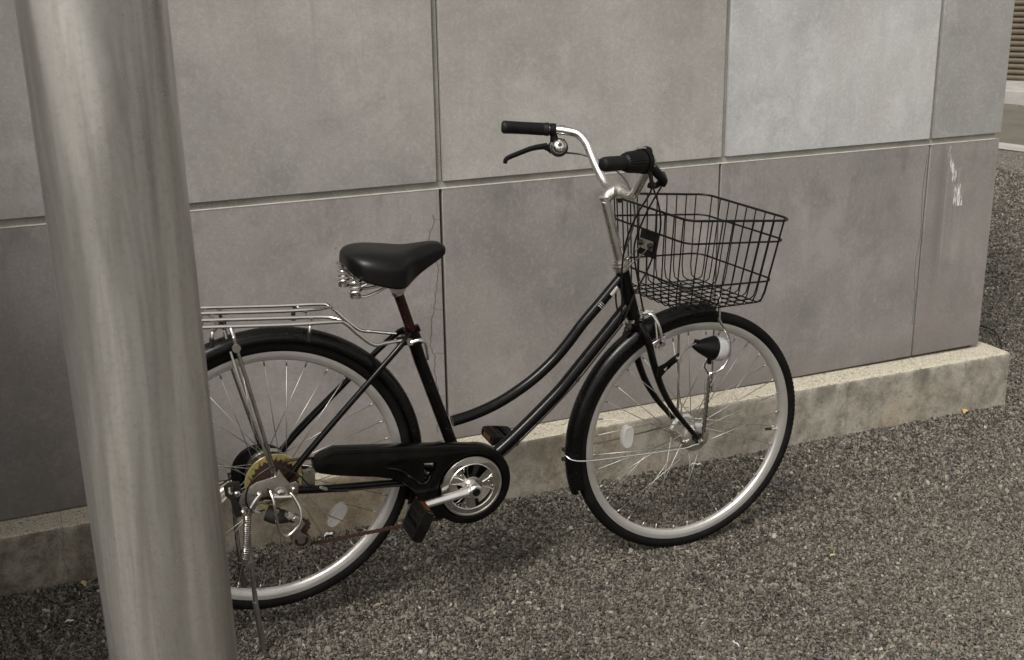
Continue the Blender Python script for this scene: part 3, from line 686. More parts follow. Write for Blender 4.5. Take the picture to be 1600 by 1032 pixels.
# stickers on the down tube
def tube_patch(path_c, dirv, r, l, a0, a1, n=8):
    mb = MB(); d = Vector(dirv).normalized(); u = Vector((0, -1, 0)); w = d.cross(u)
    vs = []
    for k in (0, 1):
        for i in range(n + 1):
            a = R(a0 + (a1 - a0) * i / n); vs.append(Vector(path_c) + d * (l * (k - .5)) + (u * math.cos(a) + w * math.sin(a)) * r)
    mb.add(vs, [(i, i + 1, n + 2 + i, n + 1 + i) for i in range(n)]); return mb
dd = (.60, 0, .80) ; dd = (Vector((.897, 0, .456)) - Vector((.841, 0, .389))).normalized()
S(tube_patch((.871, 0, .4245), dd, .0147, .027, -15, 75), 'sticker', M['sticker'], frame)
for k, l in ((0, .0016), (1, .0016), (2, .0010)):
    S(tube_patch(Vector((.836, 0, .383)) + dd * k * .0052, dd, .0147, l, -35, 60), 'sticker_stripe', M['sticker'], frame)
S(tube_patch(Vector((.8535, 0, .4035)), dd, .0147, .0085, 28, 52), 'sticker_mark', M['sticker'], frame)
S(tube_patch(Vector((.8535, 0, .4035)), dd, .01475, .0045, 34, 46), 'sticker_mark', M['paint'], frame)
# pale label on the seat tube, front side
S(tube_patch((.364, 0, .285), (-.378, 0, .926), .0158, .030, -160, -100), 'sticker', M['sticker'], frame)
# cable stops along the down tube
mb = MB(); mb.tube(spline([(.905, -.018, .335), (.84, -.019, .255), (.78, -.019, .180), (.70, -.019, .096), (.62, -.018, .02), (.55, -.018, -.035)], 5), .0022, 8)
mb.tube([(.792, -.018, .199), (.783, -.020, .186)], .005, 8); B(mb, 'gear_cable', M['cable'])
mb = MB(); mb.tube(spline([(.45, -.062, -.046), (.35, -.066, -.030), (.25, -.070, -.024), (.17, -.074, -.020), (.109, -.090, -.004), (.060, -.125, .029), (.030, -.13, .062), (-.025, -.13, .088), (-.075, -.13, .055), (-.087, -.13, .010), (-.068, -.12, -.024), (-.040, -.105, -.030)], 6), .0021, 8)
mb.tube([(.165, -.0745, -.020), (.13, -.082, -.014)], .0042, 8); B(mb, 'derailleur_cable', M['cable'])

# ---- fork
fk = MB()
for y in (-1, 1):
    P = [(.948, .030 * y, .338), (.958, .044 * y, .312), (.972, .049 * y, .280), (.993, .050 * y, .223), (1.026, .051 * y, .153), (1.067, .052 * y, .094), (1.114, .053 * y, .043), (1.150, .054 * y, .006)]
    rr = [.0120, .0122, .0122, .0118, .0108, .0095, .0078, .0065]
    fk.tube(spline(P, 5), lerp_list(rr, 5), 16, sy=.82)
fk.tube([(.948, -.034, .334), (.950, 0, .336), (.948, .034, .334)], [.012, .016, .012], 14)
fk.tube([h0 + hx * .150, h0 + hx * .172], .020, 20)
fork = B(fk, 'fork', M['paint'])
for y in (-1, 1): PL('fork_end', [(WB - .012, .016), (WB + .004, .018), (WB + .010, .006), (WB + .009, -.010), (WB - .006, -.012), (WB - .014, -.002)], [circ(WB, 0, .0047, 12)], .0525 * y, .0580 * y, M['dark'], fork)
mb = MB(); mb.lathe([(.0155, -.022), (.0195, -.022), (.0195, -.016), (.0165, -.0145), (.0225, -.012), (.0225, .0), (.019, .004), (.0182, .006)], c=h0, axis=hx, n=28); B(mb, 'headset', M['alloy'])
mb = MB(); mb.lathe([(.018, -.004), (.0225, -.003), (.0235, .003), (.019, .006)], c=h0 + hx * .147, axis=hx, n=28); B(mb, 'headset', M['alloy'])
# lock cylinder behind the crown
mb = MB(); mb.tube([(.930, -.012, .324), (.918, -.018, .318)], .009, 14); mb.tube([(.918, -.018, .318), (.912, -.020, .315)], .006, 12); mb.tube([(.930, .010, .300), (.926, .004, .292)], .007, 12); B(mb, 'fork_lock', M['dark'])

# ---- stem and handlebar
mb = MB(); st0 = h0 - hx * .02; st1 = Vector((.8245, 0, .668))
mb.tube([st0, st0.lerp(st1, .5), st0.lerp(st1, .95), st1], [.0133, .0133, .0136, .0138], 24)
stem = B(mb, 'stem', M['alloy'])
mb = MB(); mb.tube(spline([(.8270, 0, .650), (.836, 0, .668), (.850, 0, .679), (.862, 0, .682)], 4), [.0135] * 4 + [.0150] * 5 + [.017] * 4, 16); mb.lathe([(.0, -.023), (.0150, -.023), (.0185, -.014), (.0190, 0), (.0185, .014), (.0150, .023), (0, .023)], c=(.8620, 0, .682), n=24)
S(mb, 'clamp', M['alloy'], stem)
mb = MB(); mb.tube([(.868, 0, .667), (.872, 0, .652)], .006, 6); S(mb, 'bolt', M['dark'], stem)
half = [(.8618, .0, .682), (.8620, .030, .681), (.8660, .055, .680), (.8640, .080, .690), (.858, .110, .716), (.853, .140, .746), (.849, .165, .772), (.836, .193, .792), (.812, .216, .797), (.785, .2350, .7972), (.725, .2530, .7972), (.668, .2720, .7970)]
full = [(.680, -.2683, .7971)] + [(x, -y, z) for x, y, z in reversed(half[1:-1])] + half
mb = MB(); mb.tube(spline(full, 7), .0112, 18); bar = B(mb, 'handlebar', M['alloy'])
def grip_frame(side):
    a = Vector((.785, .2350 * side, .7972)); b = Vector((.662, .2740 * side, .7970)); return a, (b - a).normalized()
def along(side, t): a, d = grip_frame(side); return a + d * t
a, d = grip_frame(1)
mb = MB(); pf = [(0, .139), (.012, .138), (.0165, .134), (.0172, .128)]
for i in range(40):
    tt_ = .124 - i * .0024; r = .0168 - .0006 * math.sin(math.pi * i / 40)
    pf += [(r + .0005, tt_), (r - .0005, tt_ - .0012)]
pf += [(.0165, .026), (.0175, .022), (.0175, .014), (.012, .013)]
mb.lathe(pf, c=a, axis=d, n=26); S(mb, 'grip', M['grip'], bar, angle=70)
a2, d2 = grip_frame(-1)
mb = MB(); pf = [(0, .127), (.011, .126), (.0152, .122), (.0165, .115), (.0168, .10), (.0165, .075), (.0160, .060), (.012, .059)]
mb.lathe(pf, c=a2, axis=d2, n=26); S(mb, 'grip', M['grip'], bar, angle=70)
mb = MB(); n = 48; vs = []; prof = [(.0150, .058), (.0200, .054), (.0235, .040), (.0245, .020), (.0262, .012), (.0262, .002), (.018, .000)]
u = d2.orthogonal().normalized(); w = d2.cross(u)
for r, tt_ in prof:
    for k in range(n * 2):
        aa = 2 * math.pi * k / (n * 2); rr_ = r + (.0010 if (k % 4 < 2 and .010 < tt_ < .056) else 0); vs.append(a2 + d2 * tt_ + (u * math.cos(aa) + w * math.sin(aa)) * rr_)
q = n * 2
mb.add(vs, [(i * q + k, i * q + (k + 1) % q, (i + 1) * q + (k + 1) % q, (i + 1) * q + k) for i in range(len(prof) - 1) for k in range(q)])
S(mb, 'twist_shifter', M['plastic'], bar, angle=30)
mb = MB(); mb.lathe([(.012, -.001), (.0285, -.001), (.030, -.006), (.030, -.012), (.026, -.017), (.012, -.018)], c=a2, axis=d2, n=28); mb.lathe([(0, .014), (.012, .012), (.015, .004), (.015, -.010), (0, -.012)], c=a2 + Vector((.012, .006, .018)), axis=(.3, -.9, .3), n=18)
S(mb, 'shifter_housing', M['plastic'], bar)
mb = MB(); mb.tube(spline([a2 + Vector((-.016, -.004, .029)), a2 + Vector((.004, -.002, .030)), a2 + Vector((.020, 0, .022)), a2 + Vector((.030, .002, .002)), a2 + Vector((.038, .004, -.014))], 5), .0028, 8, sy=1.0); S(mb, 'shifter_trim', M['steel'], bar)
# brake levers
def lever(side):
    a, d = grip_frame(side)
    mb = MB(); mb.lathe([(.011, -.004), (.0165, -.004), (.0165, .012), (.011, .012)], c=a - d * .0 , axis=d, n=22)
    piv = a + Vector((.004, 0, -.030)); mb.tube([a + Vector((0, 0, -.012)), piv], [.009, .012], 12)
    mb.tube(spline([piv + Vector((.030, -.004 * side, -.002)), piv + Vector((.012, 0, -.010)), piv + Vector((-.010, .004 * side, -.019)), piv + Vector((-.026, .008 * side, -.014))], 4), [.010] * 4 + [.0155] * 5 + [.0095] * 4, 12, sy=.8)
    lv = S(mb, 'lever_bracket', M['plastic'], bar)
    tip = Vector((.664, .262 * side, .716))
    mb = MB(); p0_ = piv + Vector((-.018, .006 * side, -.014))
    pts = [p0_, p0_.lerp(tip, .35) + Vector((0, 0, .006)), p0_.lerp(tip, .75) + Vector((0, 0, .003)), tip + Vector((.008, 0, .003)), tip + Vector((.001, 0, -.003)), tip + Vector((0, 0, -.012))]
    mb.tube(spline(pts, 5), lerp_list([.0080, .0066, .0062, .0060, .0058, .0050], 5), 12, sy=1.25)
    S(mb, 'brake_lever', M['plastic'], bar); return piv
pv = lever(1)
# near lever: bracket swung forward under the shifter, dull alloy
a, d = grip_frame(-1)
mb = MB(); mb.tube(spline([(.800, -.228, .790), (.825, -.222, .778), (.845, -.218, .762), (.862, -.214, .748), (.860, -.212, .735)], 4), lerp_list([.013, .014, .0125, .012, .009], 4), 12, sy=.8)
mb.tube(spline([(.862, -.206, .748), (.848, -.206, .735), (.828, -.208, .737)], 4), .0085, 10, sy=.8); S(mb, 'lever_bracket', M['plastic'], bar)
mb = MB(); p0_ = Vector((.825, -.226, .760)); tip = Vector((.672, -.276, .722)); pts = [p0_, p0_.lerp(tip, .35) + Vector((0, 0, -.002)), p0_.lerp(tip, .75), tip, tip + Vector((0, 0, -.010))]
mb.tube([Vector((.857, -.214, .772)), Vector((.868, -.212, .757))], .0048, 8); S(mb, 'cable_adjuster', M['alloy'], bar)
mb = MB(); mb.tube(spline([(.792, -.236, .800), (.812, -.232, .770), (.822, -.228, .748), (.833, -.224, .738)], 4), .0065, 10, sy=.7); S(mb, 'lever_arm', M['dark'], bar)
# bell on the far bracket
bc = Vector((.797, .222, .753))
bax = Vector((-.30, -.80, .42)).normalized()
mb = MB(); mb.lathe([(0, -.012), (.0235, -.010), (.0250, -.002), (.0240, .004), (.020, .005)], c=bc, axis=bax, n=30); bell = S(mb, 'bell_base', M['plastic'], bar)
mb = MB(); mb.lathe([(.0205, .003), (.0205, .008), (.0185, .0145), (.0140, .0190), (.0075, .0218), (0, .0225)], c=bc, axis=bax, n=30); S(mb, 'bell', M['chrome'], bar)
mb = MB(); mb.lathe([(.0055, .020), (.0055, .0238), (0, .0245)], c=bc, axis=bax, n=12); S(mb, 'bell_screw', M['dark'], bar)
mb = MB(); mb.lathe([(.0113, -.028), (.0128, -.028), (.0128, -.014), (.0113, -.014)], c=grip_frame(1)[0], axis=grip_frame(1)[1], n=20); S(mb, 'collar', M['steel'], bar)
# cables
def cable(name, pts, r=.0024): mb = MB(); mb.tube(spline(pts, 7), r, 8); return B(mb, name, M['cable'])
cable('brake_cable', [(.818, .226, .738), (.86, .205, .736), (.905, .15, .722), (.935, .08, .680), (.935, .03, .60), (.900, .012, .50), (.888, .006, .41), (.900, .0, .35)])
cable('brake_cable', [(.862, -.205, .745), (.885, -.170, .728), (.900, -.12, .690), (.905, -.065, .62), (.905, -.035, .54), (.93, -.030, .45), (.950, -.026, .390), (.962, -.022, .362)])
cable('brake_cable', [(.833, -.205, .745), (.868, -.165, .715), (.930, -.095, .655), (.960, -.06, .590), (.955, -.038, .50), (.925, -.026, .415), (.905, -.022, .35)])
cable('gear_cable', [(.824, -.222, .765), (.850, -.180, .715), (.858, -.110, .640), (.868, -.055, .560), (.878, -.032, .480), (.893, -.024, .38), (.89, -.02, .33)])

# ---- front brake
mb = MB()
mb.tube([(.950, 0, .345), (.975, 0, .357)], .006, 10)
mb.tube(spline([(.963, -.010, .353), (.978, -.030, .362), (.994, -.043, .338), (1.006, -.046, .306), (1.010, -.040, .288)], 5), lerp_list([.006, .0055, .005, .0048, .0045], 5), 10, sy=.7)
mb.tube(spline([(.963, .010, .353), (.978, .030, .362), (.994, .043, .338), (1.006, .046, .306), (1.010, .040, .288)], 5), .005, 10)
mb.tube(spline([(.955, -.016, .357), (.970, -.026, .368), (.986, -.036, .350), (.992, -.043, .315), (.994, -.046, .296)], 5), .0036, 8)
mb.tube([(.958, -.022, .362), (.985, -.026, .368)], .0055, 8)
mb.box((1.010, -.044, .280), (.010, .010, .026), Matrix.Rotation(R(12), 3, 'Y'))
cal = B(mb, 'front_brake', M['alloy'])
mb = MB(); ang = R(-28)
mb.box((1.012, -.026, .284), (.046, .010, .012), Matrix.Rotation(ang, 3, 'Y')); bevel(S(mb, 'brake_pad', M['alloy'], cal), .002)
mb = MB(); mb.lathe([(0, -.006), (.007, -.006), (.007, .006), (0, .006)], c=(1.010, -.050, .284), n=6); S(mb, 'nut', M['steel'], cal)

# ---- headlamp
la = Vector((.94, 0, -.17)).normalized(); lc = Vector((1.150, -.072, .270))
mb = MB(); mb.lathe([(0, -.064), (.006, -.062), (.013, -.050), (.0225, -.028), (.029, -.010), (.0325, .000), (.0330, .003), (.030, .004)], c=lc, axis=la, n=30)
mb.box(lc + Vector((-.026, 0, .016)), (.055, .016, .010), Matrix.Rotation(R(10), 3, 'Y')); mb.tube([lc + Vector((-.004, 0, -.028)), lc + Vector((-.002, 0, -.044))], .006, 10)
lamp = B(mb, 'headlamp', M['plastic'])
mb = MB(); mb.lathe([(.0330, .003), (.0340, .008), (.0335, .028), (.029, .037), (.018, .043), (0, .045)], c=lc, axis=la, n=30); S(mb, 'lens', M['lens'], lamp)
PL('lamp_bracket', [(.990, .226), (1.012, .235), (1.036, .252), (1.050, .262), (1.058, .256), (1.054, .240), (1.040, .232), (1.020, .216), (1.003, .196), (.994, .200)], [[(1.010, .220), (1.024, .229), (1.030, .224), (1.015, .213)]], -.0705, -.0665, M['paint'], None, .0005)
mb = MB(); mb.tube(spline([(1.049, -.074, .247), (1.057, -.075, .262), (1.072, -.075, .276), (1.094, -.073, .284), (1.108, -.072, .282)], 5), [.0065] * 21, 10, sy=.45)
mb.lathe([(0, -.009), (.0065, -.009), (.0075, -.004), (.0075, .004), (0, .004)], c=(1.049, -.074, .246), n=12); B(mb, 'lamp_arm', M['alloy'])
cable('lamp_cable', [(1.140, -.074, .238), (1.130, -.078, .222), (1.139, -.082, .205), (1.147, -.080, .19), (1.148, -.080, .165)], .0018)
hel = []
for i in range(150):
    tt_ = i / 149; p = Vector((1.149, -.080, .19)).lerp(Vector((1.157, -.072, .03)), tt_); a = tt_ * 2 * math.pi * 11
    hel.append(p + Vector((math.cos(a) * .0052, math.sin(a) * .0052, 0)))
mb = MB(); mb.tube(hel, .0017, 6); mb.tube([(1.149, -.080, .175), (1.153, -.076, .10), (1.157, -.072, .028)], [.004, .0045, .004], 8); B(mb, 'twisted_lamp_cable', M['cable'])

# ---- basket
bk = MB(); HT = [(.965, -.17), (1.262, -.17), (1.262, .17), (.965, .17)]
def ring(x0, x1, hw, z, r, rad, name, tilt=0):
    pts = []
    for cx, cy, a0 in ((x1 - rad, -hw + rad, -90), (x1 - rad, hw - rad, 0), (x0 + rad, hw - rad, 90), (x0 + rad, -hw + rad, 180)):
        for k in range(7): a = R(a0 + 15 * k); pts.append((cx + rad * math.cos(a), cy + rad * math.sin(a), z + tilt * (cx - x0)))
    mb = MB(); mb.tube(pts, r, 8, closed=True); return mb
basket = B(ring(.959, 1.300, .171, .645, .0032, .036, 'rim', -.055), 'basket', M['wire'], 'black wire front basket')
S(ring(.965, 1.294, .165, .586, .0026, .034, 'r', -.045), 'wire_hoop', M['wire'], basket); S(ring(.976, 1.285, .152, .470, .0026, .034, 'r', -.02), 'wire_hoop', M['wire'], basket)
def bz(x): return .407
rW = .0019
for i in range(9):                                     # across: down one side, along the floor, up the other
    tx = (i + .5) / 9; xt = .959 + .014 + (.341 - .028) * tx; xb = .984 + .010 + (.298 - .020) * tx; zt_ = .645 - .055 * (xt - .959)
    rt, rb = .171, .142
    P = [(xt, -rt, zt_), (xb + (xt - xb) * .12, -rb - .006, .432), (xb, -rb + .004, .406), (xb, -rb + .018, .401), (xb, 0, .400), (xb, rb - .018, .401), (xb, rb - .004, .406), (xb + (xt - xb) * .12, rb + .006, .432), (xt, rt, zt_)]
    mb = MB(); mb.tube(P, rW, 6); S(mb, 'wire', M['wire'], basket)
for i in range(9):                                     # lengthwise
    ty_ = (i + .5) / 9; yt = -.170 + .012 + (.34 - .024) * ty_; yb = -.142 + .008 + (.284 - .016) * ty_
    P = [(.959, yt, .645), (.981, yb + (yt - yb) * .12, .430), (.988, yb, .406), (1.002, yb, .3975), (1.12, yb, .3965), (1.264, yb, .3975), (1.278, yb, .406), (1.283, yb + (yt - yb) * .12, .430), (1.300, yt, .627)]
    mb = MB(); mb.tube(P, rW, 6); S(mb, 'wire', M['wire'], basket)
BYAW = R(9); bc_ = Vector((1.100, 0, 0)); off_ = Vector((1.124, 0, 0))
basket.rotation_euler = (0, 0, BYAW); basket.location = -BBASE + bc_ - Matrix.Rotation(BYAW, 3, 'Z') @ off_
for i in range(0):                                     # extra floor wires
    x = 1.030 + i * .047
    mb = MB(); mb.tube([(x, -.14, .4045), (x, .14, .4045)], rW, 6); S(mb, 'wire', M['wire'], basket)
# mounting plate and bracket
mb = MB(); mb.box((.9445, -.036, .552), (.004, .072, .066), Matrix.Rotation(R(9), 3, 'Z') @ Matrix.Rotation(R(6), 3, 'Y')); bevel(B(mb, 'basket_plate', M['plastic']), .001)
mb = MB()
for y in (-.018, .016):
    mb.tube(spline([(.900, y, .486), (.912, y - .012, .505), (.926, y - .026, .527), (.936, y - .034, .545)], 4), .0036, 8, sy=.5)
mb.box((.938, -.036, .550), (.003, .055, .024), Matrix.Rotation(R(9), 3, 'Z') @ Matrix.Rotation(R(6), 3, 'Y')); mb.lathe([(.018, -.001), (.024, -.001), (.024, .0015), (.018, .0015)], c=h0 - hx * .012, axis=hx, n=20)
hb = B(mb, 'basket_bracket', M['steel'])
for y in (-.056, -.016):
    mb = MB(); mb.lathe([(0, -.010), (.006, -.009), (.0075, -.004), (.0075, .002), (0, .002)], c=(.938 - (y + .036) * .16, y, .551), axis=(1, 0, 0), n=8); S(mb, 'bolt', M['dark'], hb)
# basket stays
stn = [(1.146, -.078, .418), (1.146, -.086, .404), (1.149, -.088, .37), (1.153, -.088, .350), (1.172, -.088, .326), (1.190, -.088, .296), (1.1975, -.088, .255), (1.186, -.087, .222), (1.166, -.086, .207), (1.147, -.084, .202), (1.145, -.083, .18), (1.150, -.078, .10), (1.156, -.072, .0)]
mb = MB(); mb.tube(spline(stn, 6), .0036, 10); B(mb, 'basket_stay', M['chrome'], 'bent silver basket stay round the headlamp')
mb = MB(); mb.tube(spline([(1.128, .080, .410), (1.138, .088, .33), (1.150, .085, .20), (1.160, .074, .06), (1.156, .070, .0)], 6), .0036, 10); B(mb, 'basket_stay', M['steel'])
mb = MB(); mb.box((1.135, 0, .3925), (.018, .175, .003)); mb.box((1.10, -.03, .388), (.03, .02, .010)); fxs = B(mb, 'basket_support', M['steel'])
# mudguard stays, front
mb = MB(); P = [(1.163, -.068, -.007), (1.135, -.066, -.010), (1.10, -.060, -.020), (.95, -.046, -.030), (.835, -.036, -.036), (.790, -.029, -.033), (.7755, -.014, -.026), (.774, 0, -.024), (.7755, .014, -.024), (.79, .029, -.026), (.835, .036, -.026), (.95, .046, -.022), (1.10, .060, -.008), (1.156, .068, .0)]
mb.tube(spline(P, 5), .0023, 8); B(mb, 'mudguard_stay', M['chrome'])
mb = MB(); mb.lathe([(0, -.004), (.006, -.004), (.006, .003), (0, .003)], c=(.7735, 0, -.012), axis=(1, 0, 0), n=8); mb.lathe([(0, -.004), (.006, -.004), (.006, .003), (0, .003)], c=(.7745, 0, -.040), axis=(1, 0, 0), n=8); B(mb, 'stay_clip', M['dark'])

# ---- rack
rk = MB(); rt = .0045
for y in (-1, 1):
    rk.tube(spline([(-.33, .072 * y, .412), (-.16, .073 * y, .409), (.02, .073 * y, .404), (.125, .071 * y, .4035), (.150, .068 * y, .398), (.185, .064 * y, .366), (.222, .058 * y, .338), (.255, .045 * y, .335), (.305, .026 * y, .333)], 6), rt, 12)
    rk.tube(spline([(-.33, .026 * y, .412), (-.16, .026 * y, .410), (.03, .027 * y, .405), (.110, .032 * y, .404), (.140, .048 * y, .4015), (.152, .064 * y, .397)], 6), rt, 12)
rack = B(rk, 'luggage_rack', M['chrome'], 'chromed luggage rack over the rear mudguard')
for x in (-.13, .085):
    mb = MB(); mb.tube(spline([(x - .02, -.079, .375), (x - .018, -.077, .397), (x - .005, -.05, .3985), (x, 0, .3975), (x - .005, .05, .3985), (x - .018, .077, .397), (x - .02, .079, .375)], 4), .0035, 8); S(mb, 'cross_bar', M['steel'], rack)
for (x, y) in ((-.150, -.079), (.065, -.079), (-.150, .079), (.065, .079)):
    mb = MB(); mb.tube([(x, y, .385), (x, y, .368)], .0052, 8); mb.lathe([(0, -.002), (.0062, -.002), (.0062, .002), (0, .002)], c=(x, y, .367), axis=(0, 0, 1), n=10); S(mb, 'peg', M['dark'], rack)
for y in (-1, 1):
    mb = MB(); mb.tube(spline([(-.108, .073 * y, .404), (-.104, .083 * y, .388), (-.098, .086 * y, .362), (-.05, .086 * y, .19), (-.002, .080 * y, .014), (.0, .079 * y, .0)], 5), [.0046] * 26, 10); mb.lathe([(0, -.003), (.0095, -.003), (.0095, .003), (0, .003)], c=(-.099, .090 * y, .362), n=14)
    S(mb, 'strut', M['steel'], rack)
mb = MB(); mb.tube([(-.004, -.075, .012), (-.085, -.06, .265), (-.110, .0, .374)], .003, 8); mb.tube([(-.004, .075, .012), (-.085, .06, .265), (-.110, .0, .374)], .003, 8); B(mb, 'mudguard_stay', M['steel'])

# ---- saddle
def saddle():
    st = [(.160, .030, .543, .522), (.164, .052, .548, .512), (.174, .074, .554, .503), (.192, .091, .558, .495), (.218, .101, .560, .488), (.246, .106, .559, .482), (.270, .104, .5575, .477), (.290, .090, .557, .476), (.306, .070, .557, .482), (.325, .052, .559, .493), (.348, .040, .563, .506), (.372, .033, .566, .519), (.390, .029, .566, .530), (.401, .024, .561, .537), (.408, .015, .554, .543)]
    n = 22; mb = MB(); vs = []
    for x, w, zt, zb in st:
        for k in range(n + 1):
            a = math.pi * k / n - math.pi / 2         # -90..90
            s_, c_ = math.sin(a), math.cos(a)
            yy = w * .95 * math.copysign(abs(s_) ** .62, s_); zz = zb + (zt - zb) * (c_ ** .52 if c_ > 0 else 0)
            if abs(s_) > .97: zz = zb
            dip = -.003 * math.exp(-((x - .27) / .05) ** 2) * (1 - abs(s_))
            vs.append((x, yy * (1 if zz > zb + .001 else .985), zz + dip))
    m = n + 1; fs = []
    for i in range(len(st) - 1):
        for k in range(n): fs.append((i * m + k, i * m + k + 1, (i + 1) * m + k + 1, (i + 1) * m + k))
        fs.append((i * m, (i + 1) * m, (i + 1) * m + n, i * m + n))
    fs.append(tuple(range(m))); fs.append(tuple((len(st) - 1) * m + k for k in reversed(range(m))))
    mb.add(vs, fs); o = B(mb, 'saddle', M['leather'], 'smooth black vinyl saddle', angle=62)
    s_ = o.modifiers.new('sub', 'SUBSURF'); s_.levels = 1; s_.render_levels = 2
    return o
sd_ = saddle()
def coil(c, r, h, turns, wr, ax=(0, 0, 1)):
    c = Vector(c); n = int(turns * 16); ax = Vector(ax).normalized(); u = ax.orthogonal().normalized(); w = ax.cross(u); P = []
    for i in range(n + 1):
        a = 2 * math.pi * i / 16; P.append(c + (u * math.cos(a) + w * math.sin(a)) * r + ax * (h * i / n))
    mb = MB(); mb.tube(P, wr, 7); return mb
for y in (-1, 1):
    S(coil((.178, .050 * y, .462), .013, .040, 3.5, .0028), 'spring', M['alloy'], sd_)
    mb = MB(); mb.tube(spline([(.178, .050 * y, .460), (.196, .047 * y, .452), (.230, .038 * y, .458), (.262, .026 * y, .468), (.30, .020 * y, .475), (.345, .016 * y, .500), (.375, .010 * y, .532)], 5), .0036, 8); S(mb, 'rail', M['alloy'], sd_)
    mb = MB(); mb.tube(spline([(.200, .066 * y, .488), (.185, .058 * y, .478), (.205, .040 * y, .470), (.245, .033 * y, .474), (.275, .028 * y, .480)], 5), .0034, 8); S(mb, 'rail', M['alloy'], sd_)
mb = MB(); mb.tube([(.172, -.085, .500), (.168, 0, .500), (.172, .085, .500)], .004, 8); mb.lathe([(0, -.004), (.013, -.004), (.013, .004), (0, .004)], c=(.178, -.050, .456), axis=(0, 0, 1), n=18); mb.lathe([(0, -.004), (.013, -.004), (.013, .004), (0, .004)], c=(.178, .050, .456), axis=(0, 0, 1), n=18); S(mb, 'spring_seat', M['steel'], sd_)
mb = MB(); mb.lathe([(0, -.036), (.010, -.035), (.010, -.030), (.018, -.029), (.0195, -.022), (.0195, .022), (.018, .029), (.010, .030), (.010, .035), (0, .036)], c=(.289, 0, .466), n=24); mb.tube([(.289, 0, .462), (.297, 0, .440)], .0145, 16); B(mb, 'seat_clamp', M['steel'])
mb = MB(); mb.tube([(.292, 0, .456), (.342, 0, .325)], .0122, 20); B(mb, 'seat_post', M['post'])

# ---- chain case, chainwheel, cranks, pedals, chain
BBx, BBz = .486, -.050
out = [(.081, .056), (.090, .070), (.103, .078), (.133, .089), (.25, .0805), (.36, .072), (.438, .0655)] + circ(.484, -.047, .1075, 26, 92, -128) + [(.404, -.132), (.370, -.106), (.345, -.066), (.326, -.039), (.300, -.018), (.275, -.006), (.235, .004), (.195, .010), (.140, .019), (.096, .030), (.084, .040)]
case = PL('chain_case', out, [[(.357, .026), (.389, .024), (.388, .006), (.370, -.031), (.362, -.024)], circ(.484, -.049, .0855, 48)], -.074, -.044, M['case'], None, .004)
case['label'] = 'glossy black plastic chain case'
PL('ridge', [(.100, .070), (.133, .0795), (.25, .0715), (.36, .063), (.438, .0565), (.438, .0545), (.36, .061), (.25, .0695), (.133, .0775), (.102, .068)], [], -.0756, -.0738, M['case'], case, .0003)
PL('back_plate', circ(.484, -.049, .0865, 40), [sector(.484, -.049, .030, .072, 178, 225), sector(.484, -.049, .030, .072, 300, 345)], -.0475, -.0455, M['plastic'], case)
mb = MB(); mb.tube(spline([(.262, -.074, .026), (.285, -.077, .022), (.302, -.078, .013), (.328, -.078, -.006), (.345, -.078, -.020), (.358, -.078, -.025), (.368, -.078, -.016), (.372, -.075, -.006)], 5), .0030, 8); S(mb, 'strap', M['case'], case)
mb = MB(); mb.box((.075, -.050, .008), (.030, .010, .050)); mb.lathe([(0, -.006), (.007, -.006), (.007, .004), (0, .004)], c=(.066, -.060, .028), n=10); S(mb, 'bracket', M['steel'], case)
# silver disc: ring with three broad spokes
holes = [sector(.484, -.049, .027, .059, a + 23, a + 97, 12) for a in (25, 145, 262)]
disc = PL('chainwheel', circ(.484, -.049, .0805, 72), holes, -.0775, -.0725, M['chrome'], None, .0012)
mb = MB(); mb.lathe([(.0760, -.0790), (.0805, -.0785), (.0815, -.076), (.0805, -.073), (.0755, -.073)], c=(.484, 0, -.049), n=72, closed_prof=True); mb.lathe([(.060, -.0775), (.0615, -.0790), (.063, -.0775)], c=(.484, 0, -.049), n=72); S(mb, 'ring', M['alloy'], disc)
for a in (5, 124, 242):
    for k, (rr_, da) in enumerate(((.040, 0), (.046, 6), (.052, 11), (.057, 15), (.050, -8), (.056, -10))):
        aa = R(a + da + 2); p = (.484 + rr_ * math.cos(aa), -.0785, -.049 + rr_ * math.sin(aa)); mb = MB(); mb.lathe([(.0022 + .0006 * (k % 2), 0), (.0016, -.0012), (0, -.0015)], c=p, n=10); S(mb, 'stud', M['chrome'], disc)
    for sg in (-1, 1):
        P = [(.484 + r_ * math.cos(R(a + 2 + sg * w_)), -.0785, -.049 + r_ * math.sin(R(a + 2 + sg * w_))) for r_, w_ in ((.030, 13), (.042, 16), (.052, 18), (.060, 22))]
        mb = MB(); mb.tube(spline(P, 4), .0015, 6); S(mb, 'rib', M['chrome'], disc)
